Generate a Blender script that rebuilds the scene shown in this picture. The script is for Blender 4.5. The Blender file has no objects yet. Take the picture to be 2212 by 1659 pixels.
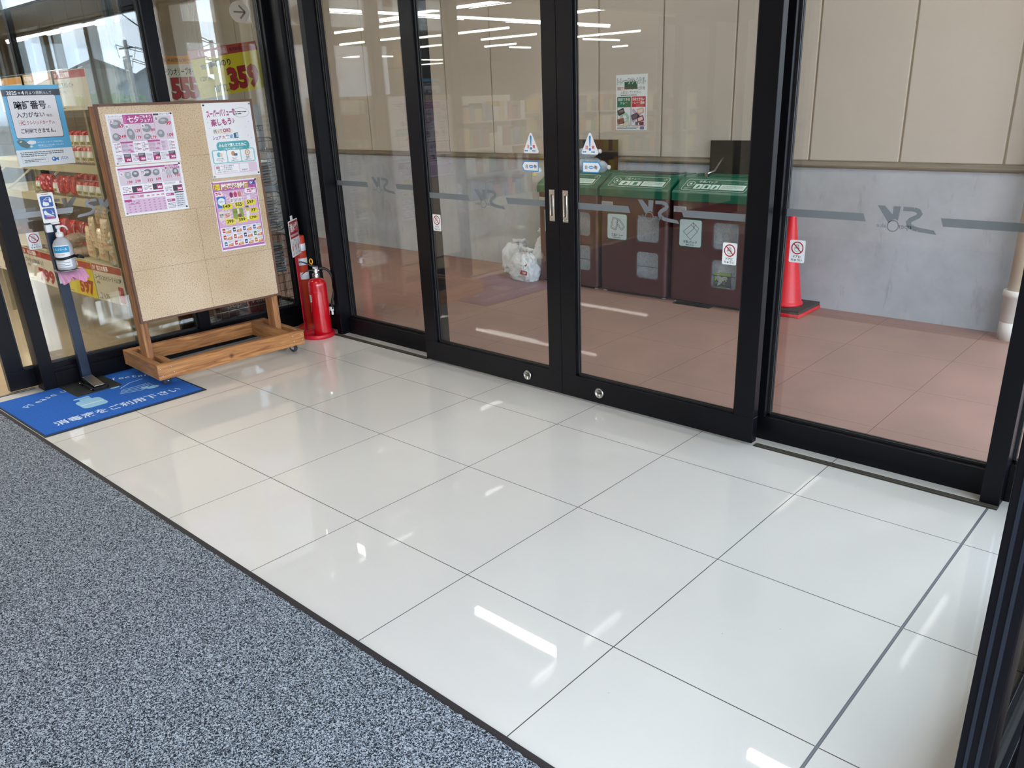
import bpy, bmesh, math, random
from mathutils import Vector, Matrix, noise as mn
random.seed(7)
SC = bpy.context.scene
COL = SC.collection
R = math.radians
# ------------------------------------------------------------------ camera
W_, H_, F_ = 2212.0, 1659.0, 1740.49
cam = bpy.data.cameras.new('camera'); camo = bpy.data.objects.new('camera', cam); COL.objects.link(camo)
cam.sensor_width = 36.0; cam.lens = 36.0 * F_ / W_
cam.shift_x = (W_ / 2 - 1126.786) / W_
cam.shift_y = (886.480 - H_ / 2) / W_
rows = ((0.74489649, 0.66618544, -0.03641664), (0.21783568, -0.29443929, -0.93051229), (-0.63061623, 0.6852025, -0.36444575))
m = Matrix(((rows[0][0], -rows[1][0], -rows[2][0], 4.11816),
            (rows[0][1], -rows[1][1], -rows[2][1], -2.76645),
            (rows[0][2], -rows[1][2], -rows[2][2], 1.48946), (0, 0, 0, 1)))
camo.matrix_world = m
cam.clip_start = 0.02; cam.clip_end = 500
SC.camera = camo
# ------------------------------------------------------------------ view + world
SC.view_settings.view_transform = 'Standard'; SC.view_settings.look = 'None'
SC.view_settings.exposure = 0.0; SC.view_settings.gamma = 1.0
SC.view_settings.use_curve_mapping = False
SC.render.engine = 'CYCLES'
try:
    SC.cycles.max_bounces = 12; SC.cycles.diffuse_bounces = 5; SC.cycles.glossy_bounces = 6
    SC.cycles.transparent_max_bounces = 40; SC.cycles.transmission_bounces = 6
    SC.cycles.use_denoising = True; SC.cycles.caustics_reflective = False; SC.cycles.caustics_refractive = False
    SC.cycles.sample_clamp_indirect = 8.0
except Exception:
    pass
SKY = 8.5
wd = bpy.data.worlds.new('sky'); SC.world = wd; wd.use_nodes = True
nt = wd.node_tree; nt.nodes.clear()
N = nt.nodes.new; Lk = nt.links.new
tc = N('ShaderNodeTexCoord'); mp = N('ShaderNodeMapping'); mp.inputs['Scale'].default_value = (1.2, 1.2, 3.0)
nz = N('ShaderNodeTexNoise'); nz.inputs['Scale'].default_value = 1.9; nz.inputs['Detail'].default_value = 7
cr = N('ShaderNodeValToRGB'); cr.color_ramp.elements[0].position = 0.42; cr.color_ramp.elements[1].position = 0.66
cr.color_ramp.elements[0].color = (0.62, 0.78, 1.0, 1); cr.color_ramp.elements[1].color = (1, 1, 1, 1)
sp = N('ShaderNodeSeparateXYZ'); gr = N('ShaderNodeValToRGB')
gr.color_ramp.elements[0].position = 0.49; gr.color_ramp.elements[0].color = (0.16, 0.16, 0.15, 1)
gr.color_ramp.elements[1].position = 0.50; gr.color_ramp.elements[1].color = (0.97, 0.98, 1, 1)
mr = N('ShaderNodeMapRange'); mr.inputs['From Min'].default_value = -1; mr.inputs['From Max'].default_value = 1
mx = N('ShaderNodeMix'); mx.data_type = 'RGBA'; mx.blend_type = 'MULTIPLY'; mx.inputs[0].default_value = 1
bg = N('ShaderNodeBackground'); bg.inputs['Strength'].default_value = SKY; wo = N('ShaderNodeOutputWorld')
Lk(tc.outputs['Generated'], mp.inputs['Vector']); Lk(mp.outputs[0], nz.inputs['Vector']); Lk(nz.outputs[0], cr.inputs[0])
Lk(tc.outputs['Generated'], sp.inputs[0]); Lk(sp.outputs['Z'], mr.inputs['Value']); Lk(mr.outputs[0], gr.inputs[0])
Lk(cr.outputs[0], mx.inputs[6]); Lk(gr.outputs[0], mx.inputs[7]); Lk(mx.outputs[2], bg.inputs['Color']); Lk(bg.outputs[0], wo.inputs[0])

# ------------------------------------------------------------------ materials
MATS = {}
def hexl(h):
    if not isinstance(h, str): return tuple(h)
    h = h.lstrip('#')
    if len(h) == 3: h = ''.join(c * 2 for c in h)
    o = []
    for i in (0, 2, 4):
        c = int(h[i:i + 2], 16) / 255
        o.append(c / 12.92 if c <= 0.04045 else ((c + 0.055) / 1.055) ** 2.4)
    return tuple(o)
def newmat(name):
    m = bpy.data.materials.new(name); m.use_nodes = True; m.node_tree.nodes.clear()
    n = m.node_tree.nodes.new; l = m.node_tree.links.new
    out = n('ShaderNodeOutputMaterial')
    return m, n, l, out
def mat(name, col='#888888', rough=0.5, metal=0.0, var=0.08, scale=14.0, bump=0.0, bscale=200.0, stretch=(1, 1, 1), coat=0.0, emit=0.0, spec=0.5, alpha=None, trans=0.0, sheen=0.0):
    if name in MATS: return MATS[name]
    m, n, l, out = newmat(name)
    b = n('ShaderNodeBsdfPrincipled'); l(b.outputs[0], out.inputs[0])
    c = hexl(col)
    t = n('ShaderNodeTexCoord'); mp = n('ShaderNodeMapping'); mp.inputs['Scale'].default_value = stretch
    z = n('ShaderNodeTexNoise'); z.inputs['Scale'].default_value = scale; z.inputs['Detail'].default_value = 4
    l(t.outputs['Object'], mp.inputs[0]); l(mp.outputs[0], z.inputs['Vector'])
    r = n('ShaderNodeValToRGB'); r.color_ramp.elements[0].position = 0.3; r.color_ramp.elements[1].position = 0.7
    r.color_ramp.elements[0].color = tuple(max(0, x * (1 - var)) for x in c) + (1,)
    r.color_ramp.elements[1].color = tuple(min(1, x * (1 + var)) for x in c) + (1,)
    l(z.outputs[0], r.inputs[0]); l(r.outputs[0], b.inputs['Base Color'])
    b.inputs['Roughness'].default_value = rough; b.inputs['Metallic'].default_value = metal
    b.inputs['Specular IOR Level'].default_value = spec
    b.inputs['Coat Weight'].default_value = coat
    b.inputs['Transmission Weight'].default_value = trans
    if alpha is not None: b.inputs['Alpha'].default_value = alpha
    if emit:
        b.inputs['Emission Color'].default_value = c + (1,); b.inputs['Emission Strength'].default_value = emit
    if bump:
        z2 = n('ShaderNodeTexNoise'); z2.inputs['Scale'].default_value = bscale; z2.inputs['Detail'].default_value = 3
        l(mp.outputs[0], z2.inputs['Vector'])
        bp = n('ShaderNodeBump'); bp.inputs['Strength'].default_value = bump; bp.inputs['Distance'].default_value = 0.004
        l(z2.outputs[0], bp.inputs['Height']); l(bp.outputs[0], b.inputs['Normal'])
    MATS[name] = m
    return m
def mat_ink(name='printed_ink', rough=0.45, coat=0.0, film=0.0):
    if name in MATS: return MATS[name]
    m, n, l, out = newmat(name)
    b = n('ShaderNodeBsdfPrincipled'); a = n('ShaderNodeAttribute'); a.attribute_name = 'ink'
    l(a.outputs['Color'], b.inputs['Base Color']); b.inputs['Roughness'].default_value = rough; b.inputs['Coat Weight'].default_value = coat
    if film:
        t = n('ShaderNodeBsdfTransparent'); mx = n('ShaderNodeMixShader'); mx.inputs[0].default_value = film
        l(t.outputs[0], mx.inputs[1]); l(b.outputs[0], mx.inputs[2]); l(mx.outputs[0], out.inputs[0])
    else: l(b.outputs[0], out.inputs[0])
    MATS[name] = m
    return m
def mat_glass(name='clear_glass', tint=(0.90, 0.93, 0.91), ior_=1.60, ior=None):
    ior_ = ior or ior_
    if name in MATS: return MATS[name]
    m, n, l, out = newmat(name)
    g = n('ShaderNodeNewGeometry'); ior = n('ShaderNodeMapRange'); ior.inputs['To Min'].default_value = ior_; ior.inputs['To Max'].default_value = 1 / ior_
    l(g.outputs['Backfacing'], ior.inputs['Value'])
    f = n('ShaderNodeFresnel'); l(ior.outputs[0], f.inputs['IOR'])
    t = n('ShaderNodeBsdfTransparent'); t.inputs[0].default_value = tuple(math.sqrt(x) for x in tint) + (1,)
    gl = n('ShaderNodeBsdfGlossy'); gl.inputs['Roughness'].default_value = 0.0
    mx = n('ShaderNodeMixShader'); l(f.outputs[0], mx.inputs[0]); l(t.outputs[0], mx.inputs[1]); l(gl.outputs[0], mx.inputs[2]); l(mx.outputs[0], out.inputs[0])
    MATS[name] = m
    return m
def mat_plastic_clear(name, col, cover=0.3, rough=0.15):
    if name in MATS: return MATS[name]
    m, n, l, out = newmat(name)
    b = n('ShaderNodeBsdfPrincipled'); b.inputs['Base Color'].default_value = hexl(col) + (1,); b.inputs['Roughness'].default_value = rough
    z = n('ShaderNodeTexNoise'); z.inputs['Scale'].default_value = 30
    mr = n('ShaderNodeMapRange'); mr.inputs['To Min'].default_value = cover * 0.5; mr.inputs['To Max'].default_value = min(1, cover * 1.5)
    l(z.outputs[0], mr.inputs['Value'])
    t = n('ShaderNodeBsdfTransparent'); mx = n('ShaderNodeMixShader')
    l(mr.outputs[0], mx.inputs[0]); l(t.outputs[0], mx.inputs[1]); l(b.outputs[0], mx.inputs[2]); l(mx.outputs[0], out.inputs[0])
    MATS[name] = m
    return m
def math_node(n, l, op, a, b=None):
    q = n('ShaderNodeMath'); q.operation = op
    for i, v in enumerate((a, b)):
        if v is None: continue
        if isinstance(v, (int, float)): q.inputs[i].default_value = v
        else: l(v, q.inputs[i])
    return q.outputs[0]
def mat_tiles(name, col, grout, px, py, offx, offy, gw, rough, var=0.03, wide=None, speck=0.0, blotch=0.0, spec=0.5, gcol2=None):
    m, n, l, out = newmat(name)
    b = n('ShaderNodeBsdfPrincipled'); l(b.outputs[0], out.inputs[0])
    g = n('ShaderNodeNewGeometry'); s = n('ShaderNodeSeparateXYZ'); l(g.outputs['Position'], s.inputs[0])
    def dist(o, per, off):
        a = math_node(n, l, 'SUBTRACT', o, off); a = math_node(n, l, 'DIVIDE', a, per)
        a = math_node(n, l, 'ADD', a, 0.5); a = math_node(n, l, 'FRACT', a); a = math_node(n, l, 'SUBTRACT', a, 0.5)
        a = math_node(n, l, 'ABSOLUTE', a); return math_node(n, l, 'MULTIPLY', a, per)
    dx = dist(s.outputs['X'], px, offx); dy = dist(s.outputs['Y'], py, offy)
    d = math_node(n, l, 'MINIMUM', dx, dy)
    line = math_node(n, l, 'LESS_THAN', d, gw)
    z = n('ShaderNodeTexNoise'); z.inputs['Scale'].default_value = 3.0; z.inputs['Detail'].default_value = 6; l(g.outputs['Position'], z.inputs['Vector'])
    r = n('ShaderNodeValToRGB'); c = hexl(col)
    r.color_ramp.elements[0].position = 0.35; r.color_ramp.elements[1].position = 0.65
    r.color_ramp.elements[0].color = tuple(x * (1 - var - blotch) for x in c) + (1,); r.color_ramp.elements[1].color = tuple(min(1, x * (1 + var)) for x in c) + (1,)
    l(z.outputs[0], r.inputs[0]); cur = r.outputs[0]
    if speck:
        v = n('ShaderNodeTexVoronoi'); v.inputs['Scale'].default_value = 7.0; l(g.outputs['Position'], v.inputs['Vector'])
        sp_ = math_node(n, l, 'LESS_THAN', v.outputs['Distance'], speck)
        mx = n('ShaderNodeMix'); mx.data_type = 'RGBA'; l(sp_, mx.inputs[0]); l(cur, mx.inputs[6]); mx.inputs[7].default_value = tuple(x * 0.45 for x in c) + (1,); cur = mx.outputs[2]
    mx = n('ShaderNodeMix'); mx.data_type = 'RGBA'; l(line, mx.inputs[0]); l(cur, mx.inputs[6]); mx.inputs[7].default_value = hexl(grout) + (1,); cur = mx.outputs[2]
    if wide is not None:
        a = math_node(n, l, 'SUBTRACT', s.outputs['X'], wide[0]); a = math_node(n, l, 'ABSOLUTE', a); w = math_node(n, l, 'LESS_THAN', a, wide[1])
        mx = n('ShaderNodeMix'); mx.data_type = 'RGBA'; l(w, mx.inputs[0]); l(cur, mx.inputs[6]); mx.inputs[7].default_value = hexl(wide[2]) + (1,); cur = mx.outputs[2]
    l(cur, b.inputs['Base Color'])
    rr = math_node(n, l, 'MULTIPLY', line, 0.5); rr = math_node(n, l, 'ADD', rr, rough); l(rr, b.inputs['Roughness'])
    b.inputs['Specular IOR Level'].default_value = spec
    bp = n('ShaderNodeBump'); bp.invert = True; bp.inputs['Strength'].default_value = 0.5; bp.inputs['Distance'].default_value = 0.002
    l(line, bp.inputs['Height']); l(bp.outputs[0], b.inputs['Normal'])
    MATS[name] = m
    return m
def mat_carpet():
    m, n, l, out = newmat('carpet_pile')
    b = n('ShaderNodeBsdfPrincipled'); l(b.outputs[0], out.inputs[0]); b.inputs['Roughness'].default_value = 0.95; b.inputs['Specular IOR Level'].default_value = 0.1
    g = n('ShaderNodeNewGeometry')
    z = n('ShaderNodeTexNoise'); z.inputs['Scale'].default_value = 230; z.inputs['Detail'].default_value = 2.5; z.inputs['Distortion'].default_value = 1.1; l(g.outputs['Position'], z.inputs['Vector'])
    r = n('ShaderNodeValToRGB'); r.color_ramp.elements[0].position = 0.43; r.color_ramp.elements[1].position = 0.59
    r.color_ramp.elements[0].color = hexl('#20262c') + (1,); r.color_ramp.elements[1].color = hexl('#b6bdc5') + (1,)
    e = r.color_ramp.elements.new(0.50); e.color = hexl('#626a73') + (1,)
    l(z.outputs[0], r.inputs[0]); l(r.outputs[0], b.inputs['Base Color'])
    bp = n('ShaderNodeBump'); bp.inputs['Strength'].default_value = 0.9; bp.inputs['Distance'].default_value = 0.004; l(z.outputs[0], bp.inputs['Height']); l(bp.outputs[0], b.inputs['Normal'])
    MATS['carpet_pile'] = m
    return m
def mat_wood(name, c1, c2, axis=1, knots=True, rough=0.6):
    if name in MATS: return MATS[name]
    m, n, l, out = newmat(name)
    b = n('ShaderNodeBsdfPrincipled'); l(b.outputs[0], out.inputs[0]); b.inputs['Roughness'].default_value = rough
    t = n('ShaderNodeTexCoord'); mp = n('ShaderNodeMapping'); sc = [26, 26, 26]; sc[axis] = 2.2; mp.inputs['Scale'].default_value = sc
    z = n('ShaderNodeTexNoise'); z.inputs['Scale'].default_value = 1.6; z.inputs['Detail'].default_value = 6; z.inputs['Distortion'].default_value = 1.5
    l(t.outputs['Object'], mp.inputs[0]); l(mp.outputs[0], z.inputs['Vector'])
    r = n('ShaderNodeValToRGB'); r.color_ramp.elements[0].position = 0.32; r.color_ramp.elements[1].position = 0.68
    r.color_ramp.elements[0].color = hexl(c1) + (1,); r.color_ramp.elements[1].color = hexl(c2) + (1,)
    l(z.outputs[0], r.inputs[0]); cur = r.outputs[0]
    if knots:
        v = n('ShaderNodeTexVoronoi'); v.inputs['Scale'].default_value = 6.5; l(t.outputs['Object'], v.inputs['Vector'])
        k = n('ShaderNodeValToRGB'); k.color_ramp.elements[0].position = 0.03; k.color_ramp.elements[0].color = (1, 1, 1, 1); k.color_ramp.elements[1].position = 0.13; k.color_ramp.elements[1].color = (0, 0, 0, 1)
        l(v.outputs['Distance'], k.inputs[0])
        mx = n('ShaderNodeMix'); mx.data_type = 'RGBA'; l(k.outputs[0], mx.inputs[0]); l(cur, mx.inputs[6]); mx.inputs[7].default_value = tuple(x * 0.45 for x in hexl(c1)) + (1,); cur = mx.outputs[2]
    l(cur, b.inputs['Base Color'])
    bp = n('ShaderNodeBump'); bp.inputs['Strength'].default_value = 0.25; bp.inputs['Distance'].default_value = 0.002; l(z.outputs[0], bp.inputs['Height']); l(bp.outputs[0], b.inputs['Normal'])
    MATS[name] = m
    return m
def mat_particle():
    m, n, l, out = newmat('particle_board')
    b = n('ShaderNodeBsdfPrincipled'); l(b.outputs[0], out.inputs[0]); b.inputs['Roughness'].default_value = 0.75
    t = n('ShaderNodeTexCoord'); z = n('ShaderNodeTexNoise'); z.inputs['Scale'].default_value = 170; z.inputs['Detail'].default_value = 3; l(t.outputs['Object'], z.inputs['Vector'])
    r = n('ShaderNodeValToRGB'); els = r.color_ramp.elements
    els[0].position = 0.28; els[0].color = hexl('#94795c') + (1,); els[1].position = 0.72; els[1].color = hexl('#dccbb4') + (1,)
    e = els.new(0.45); e.color = hexl('#d2bb9d') + (1,); e = els.new(0.6); e.color = hexl('#dac5a7') + (1,)
    l(z.outputs[0], r.inputs[0])
    z2 = n('ShaderNodeTexNoise'); z2.inputs['Scale'].default_value = 2.5; z2.inputs['Detail'].default_value = 3; l(t.outputs['Object'], z2.inputs['Vector'])
    r2 = n('ShaderNodeValToRGB'); r2.color_ramp.elements[0].position = 0.35; r2.color_ramp.elements[0].color = (0.86, 0.80, 0.72, 1); r2.color_ramp.elements[1].position = 0.62; r2.color_ramp.elements[1].color = (1, 1, 1, 1)
    l(z2.outputs[0], r2.inputs[0])
    v = n('ShaderNodeTexVoronoi'); v.inputs['Scale'].default_value = 16; l(t.outputs['Object'], v.inputs['Vector'])
    hole = math_node(n, l, 'LESS_THAN', v.outputs['Distance'], 0.035)
    mx = n('ShaderNodeMix'); mx.data_type = 'RGBA'; mx.blend_type = 'MULTIPLY'; mx.inputs[0].default_value = 1; l(r.outputs[0], mx.inputs[6]); l(r2.outputs[0], mx.inputs[7])
    my = n('ShaderNodeMix'); my.data_type = 'RGBA'; l(hole, my.inputs[0]); l(mx.outputs[2], my.inputs[6]); my.inputs[7].default_value = hexl('#4a3a2c') + (1,)
    l(my.outputs[2], b.inputs['Base Color'])
    MATS['particle_board'] = m
    return m
def mat_concrete(name, c1, c2, c3, zlow=False, rough=0.85):
    m, n, l, out = newmat(name)
    b = n('ShaderNodeBsdfPrincipled'); l(b.outputs[0], out.inputs[0]); b.inputs['Roughness'].default_value = rough
    g = n('ShaderNodeNewGeometry')
    z = n('ShaderNodeTexNoise'); z.inputs['Scale'].default_value = 1.6; z.inputs['Detail'].default_value = 8; z.inputs['Roughness'].default_value = 0.62; l(g.outputs['Position'], z.inputs['Vector'])
    r = n('ShaderNodeValToRGB'); els = r.color_ramp.elements
    els[0].position = 0.3; els[0].color = hexl(c1) + (1,); els[1].position = 0.62; els[1].color = hexl(c3) + (1,); e = els.new(0.46); e.color = hexl(c2) + (1,)
    l(z.outputs[0], r.inputs[0])
    mp = n('ShaderNodeMapping'); mp.inputs['Scale'].default_value = (9, 9, 2.5); l(g.outputs['Position'], mp.inputs[0])
    z2 = n('ShaderNodeTexNoise'); z2.inputs['Scale'].default_value = 1.4; z2.inputs['Detail'].default_value = 8; z2.inputs['Roughness'].default_value = 0.7; l(mp.outputs[0], z2.inputs['Vector'])
    r2 = n('ShaderNodeValToRGB'); r2.color_ramp.elements[0].position = 0.27; r2.color_ramp.elements[0].color = (0.55, 0.55, 0.55, 1); r2.color_ramp.elements[1].position = 0.43; r2.color_ramp.elements[1].color = (1, 1, 1, 1)
    l(z2.outputs[0], r2.inputs[0])
    mx = n('ShaderNodeMix'); mx.data_type = 'RGBA'; mx.blend_type = 'MULTIPLY'; mx.inputs[0].default_value = 0.6; l(r.outputs[0], mx.inputs[6]); l(r2.outputs[0], mx.inputs[7]); l(mx.outputs[2], b.inputs['Base Color'])
    bp = n('ShaderNodeBump'); bp.inputs['Strength'].default_value = 0.3; bp.inputs['Distance'].default_value = 0.003; l(z2.outputs[0], bp.inputs['Height']); l(bp.outputs[0], b.inputs['Normal'])
    MATS[name] = m
    return m
FRAME = mat('frame_dark_bronze', '#0b0b10', 0.34, 0.0, var=0.12, scale=3, bump=0.05, bscale=60, spec=0.18)
FRAME2 = mat('frame_seal_black', '#0c0c0e', 0.5, 0.0)
STEEL = mat('brushed_steel', '#b9b7b2', 0.28, 1.0, stretch=(1, 1, 12))
CHROME = mat('chrome', '#dddddd', 0.08, 1.0)
WIRE = mat('wire_chrome', '#c4c8cc', 0.25, 0.8)
BLACKP = mat('black_plastic', '#141416', 0.35)
RUBBER = mat('rubber_dark', '#2b2627', 0.8)
WHITEP = mat('white_plastic', '#e9ebee', 0.35)
GLASS = mat_glass(); GLASSW = mat_glass('coated_window_glass', ior=1.95)
INK = mat_ink()
INKG = mat_ink('printed_ink_glossy', 0.2, 0.3)
FILM = mat_ink('frosted_film', 0.5, 0.0, 0.95)
LED = mat('lit_tube', (1.0, 0.97, 0.93), 0.5, emit=26.0)
LEDH = mat('lamp_housing', '#d8d8d6', 0.5)

# ------------------------------------------------------------------ mesh builder
class MB:
    def __init__(s): s.v = []; s.f = []; s.mi = []; s.c = []; s.sm = []; s.M = Matrix(); s.cur = 0; s.ink = None; s.smooth = False; s.hasink = False
    def add(s, vs, fs, col=None, smooth=None, mi=None):
        o = len(s.v); s.v += [tuple(s.M @ Vector(p)) for p in vs]
        for f in fs:
            s.f.append([o + i for i in f]); s.mi.append(s.cur if mi is None else mi); s.c.append(col if col is not None else s.ink); s.sm.append(s.smooth if smooth is None else smooth)
        return s
    def box(s, x0, x1, y0, y1, z0, z1, **k):
        x0, x1 = min(x0, x1), max(x0, x1); y0, y1 = min(y0, y1), max(y0, y1); z0, z1 = min(z0, z1), max(z0, z1)
        vs = [(x, y, z) for z in (z0, z1) for y in (y0, y1) for x in (x0, x1)]
        return s.add(vs, [(0, 2, 3, 1), (4, 5, 7, 6), (0, 1, 5, 4), (2, 6, 7, 3), (0, 4, 6, 2), (1, 3, 7, 5)], **k)
    def lathe(s, prof, n=24, c=(0, 0, 0), axis='Z', **k):
        vs = []; fs = []
        for r, z in prof:
            for i in range(n):
                a = 2 * math.pi * i / n; p = (r * math.cos(a), r * math.sin(a), z)
                if axis == 'X': p = (z, p[0], p[1])
                elif axis == 'Y': p = (p[1], z, p[0])
                vs.append((p[0] + c[0], p[1] + c[1], p[2] + c[2]))
        for j in range(len(prof) - 1):
            for i in range(n):
                a = j * n + i; b = j * n + (i + 1) % n; fs.append((a, b, b + n, a + n))
        if prof[0][0] > 1e-6: fs.append(tuple(range(n))[::-1])
        if prof[-1][0] > 1e-6: fs.append(tuple(range((len(prof) - 1) * n, len(prof) * n)))
        k.setdefault('smooth', True)
        return s.add(vs, fs, **k)
    def cyl(s, r, z0, z1, c=(0, 0), n=20, **k): return s.lathe([(r, z0), (r, z1)], n, (c[0], c[1], 0), **k)
    def tube(s, pts, r, n=8, closed=False, **k):
        pts = [Vector(p) for p in pts]; vs = []; fs = []; L = len(pts); prev = None
        for i, p in enumerate(pts):
            if closed: d = (pts[(i + 1) % L] - pts[i - 1])
            else: d = (pts[min(i + 1, L - 1)] - pts[max(i - 1, 0)])
            d.normalize()
            ref = prev if prev is not None else (Vector((0, 0, 1)) if abs(d.z) < 0.9 else Vector((1, 0, 0)))
            a = (ref - d * ref.dot(d)).normalized(); b = d.cross(a); prev = a
            rr = r[i] if isinstance(r, (list, tuple)) else r
            for j in range(n):
                t = 2 * math.pi * j / n; vs.append(tuple(p + a * (rr * math.cos(t)) + b * (rr * math.sin(t))))
        for i in range(L if closed else L - 1):
            for j in range(n):
                a_ = i * n + j; b_ = i * n + (j + 1) % n; c_ = ((i + 1) % L) * n
                fs.append((a_, b_, c_ + (j + 1) % n, c_ + j))
        if not closed: fs.append(tuple(range(n))[::-1]); fs.append(tuple(range((L - 1) * n, L * n)))
        k.setdefault('smooth', True)
        return s.add(vs, fs, **k)
    def prism(s, poly, z0, z1, **k):       # poly in xy (ccw), extruded along z
        n = len(poly); vs = [(x, y, z0) for x, y in poly] + [(x, y, z1) for x, y in poly]
        fs = [tuple(range(n))[::-1], tuple(range(n, 2 * n))] + [(i, (i + 1) % n, n + (i + 1) % n, n + i) for i in range(n)]
        return s.add(vs, fs, **k)
    def prism_x(s, poly, x0, x1, **k):     # poly in yz, extruded along x
        n = len(poly); vs = [(x0, y, z) for y, z in poly] + [(x1, y, z) for y, z in poly]
        fs = [tuple(range(n))[::-1], tuple(range(n, 2 * n))] + [(i, (i + 1) % n, n + (i + 1) % n, n + i) for i in range(n)]
        return s.add(vs, fs, **k)
    def build(s, name, mats, parent=None, bevel=0.0, loc=None, solid=0.0, subd=0):
        me = bpy.data.meshes.new(name); me.from_pydata(s.v, [], s.f)
        if not isinstance(mats, (list, tuple)): mats = [mats]
        for q in mats: me.materials.append(q)
        me.polygons.foreach_set('material_index', s.mi); me.polygons.foreach_set('use_smooth', s.sm)
        if any(c is not None for c in s.c):
            at = me.color_attributes.new('ink', 'FLOAT_COLOR', 'CORNER'); buf = []
            for p, c in zip(me.polygons, s.c):
                q = hexl(c) if c is not None else (1, 1, 1); buf += [q[0], q[1], q[2], 1.0] * p.loop_total
            at.data.foreach_set('color', buf)
        me.update()
        o = bpy.data.objects.new(name, me); COL.objects.link(o)
        if parent is not None: o.parent = parent
        if loc is not None: o.location = loc
        if bevel:
            b = o.modifiers.new('b', 'BEVEL'); b.width = bevel; b.segments = 2; b.limit_method = 'ANGLE'; b.angle_limit = R(35)
        if solid:
            b = o.modifiers.new('s', 'SOLIDIFY'); b.thickness = solid
        if subd:
            b = o.modifiers.new('u', 'SUBSURF'); b.levels = subd; b.render_levels = subd
        return o
def tag(o, label=None, cat=None, group=None, kind=None):
    if label: o['label'] = label
    if cat: o['category'] = cat
    if group: o['group'] = group
    if kind: o['kind'] = kind
    return o
def thing(name, label, cat, loc=(0, 0, 0), rz=0.0, group=None, kind=None):
    o = bpy.data.objects.new(name, None); COL.objects.link(o); o.location = loc; o.rotation_euler = (0, 0, rz); o.empty_display_size = 0.05
    return tag(o, label, cat, group, kind)
def kids(o): return [c for c in ALLKIDS.get(o, [])] if False else list(o.children)
def copy_tree(o, parent=None):
    c = o.copy(); COL.objects.link(c)
    if parent is not None: c.parent = parent
    for ch in list(o.children): copy_tree(ch, c)
    return c

# ------------------------------------------------------------------ printed sheets
_TX = {}
def text_geo(body, bold=0.0, res=2):
    key = (body, round(bold, 4), res)
    if key in _TX: return _TX[key]
    cu = bpy.data.curves.new('tmp_text', 'FONT'); cu.body = body; cu.resolution_u = res; cu.offset = bold; cu.fill_mode = 'BOTH'
    o = bpy.data.objects.new('tmp_text', cu); COL.objects.link(o)
    dg = bpy.context.evaluated_depsgraph_get(); dg.update(); ev = o.evaluated_get(dg); me = ev.to_mesh()
    vs = [(v.co.x, v.co.y) for v in me.vertices]; fs = [tuple(p.vertices) for p in me.polygons]
    nrm = [p.normal.z for p in me.polygons]; fs = [f if z >= 0 else f[::-1] for f, z in zip(fs, nrm)]
    ev.to_mesh_clear(); bpy.data.objects.remove(o); bpy.data.curves.remove(cu)
    if vs:
        x0 = min(v[0] for v in vs); x1 = max(v[0] for v in vs); y0 = min(v[1] for v in vs); y1 = max(v[1] for v in vs)
    else: x0 = y0 = 0; x1 = y1 = 1
    _TX[key] = (vs, fs, x0, x1, y0, y1)
    return _TX[key]
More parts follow.
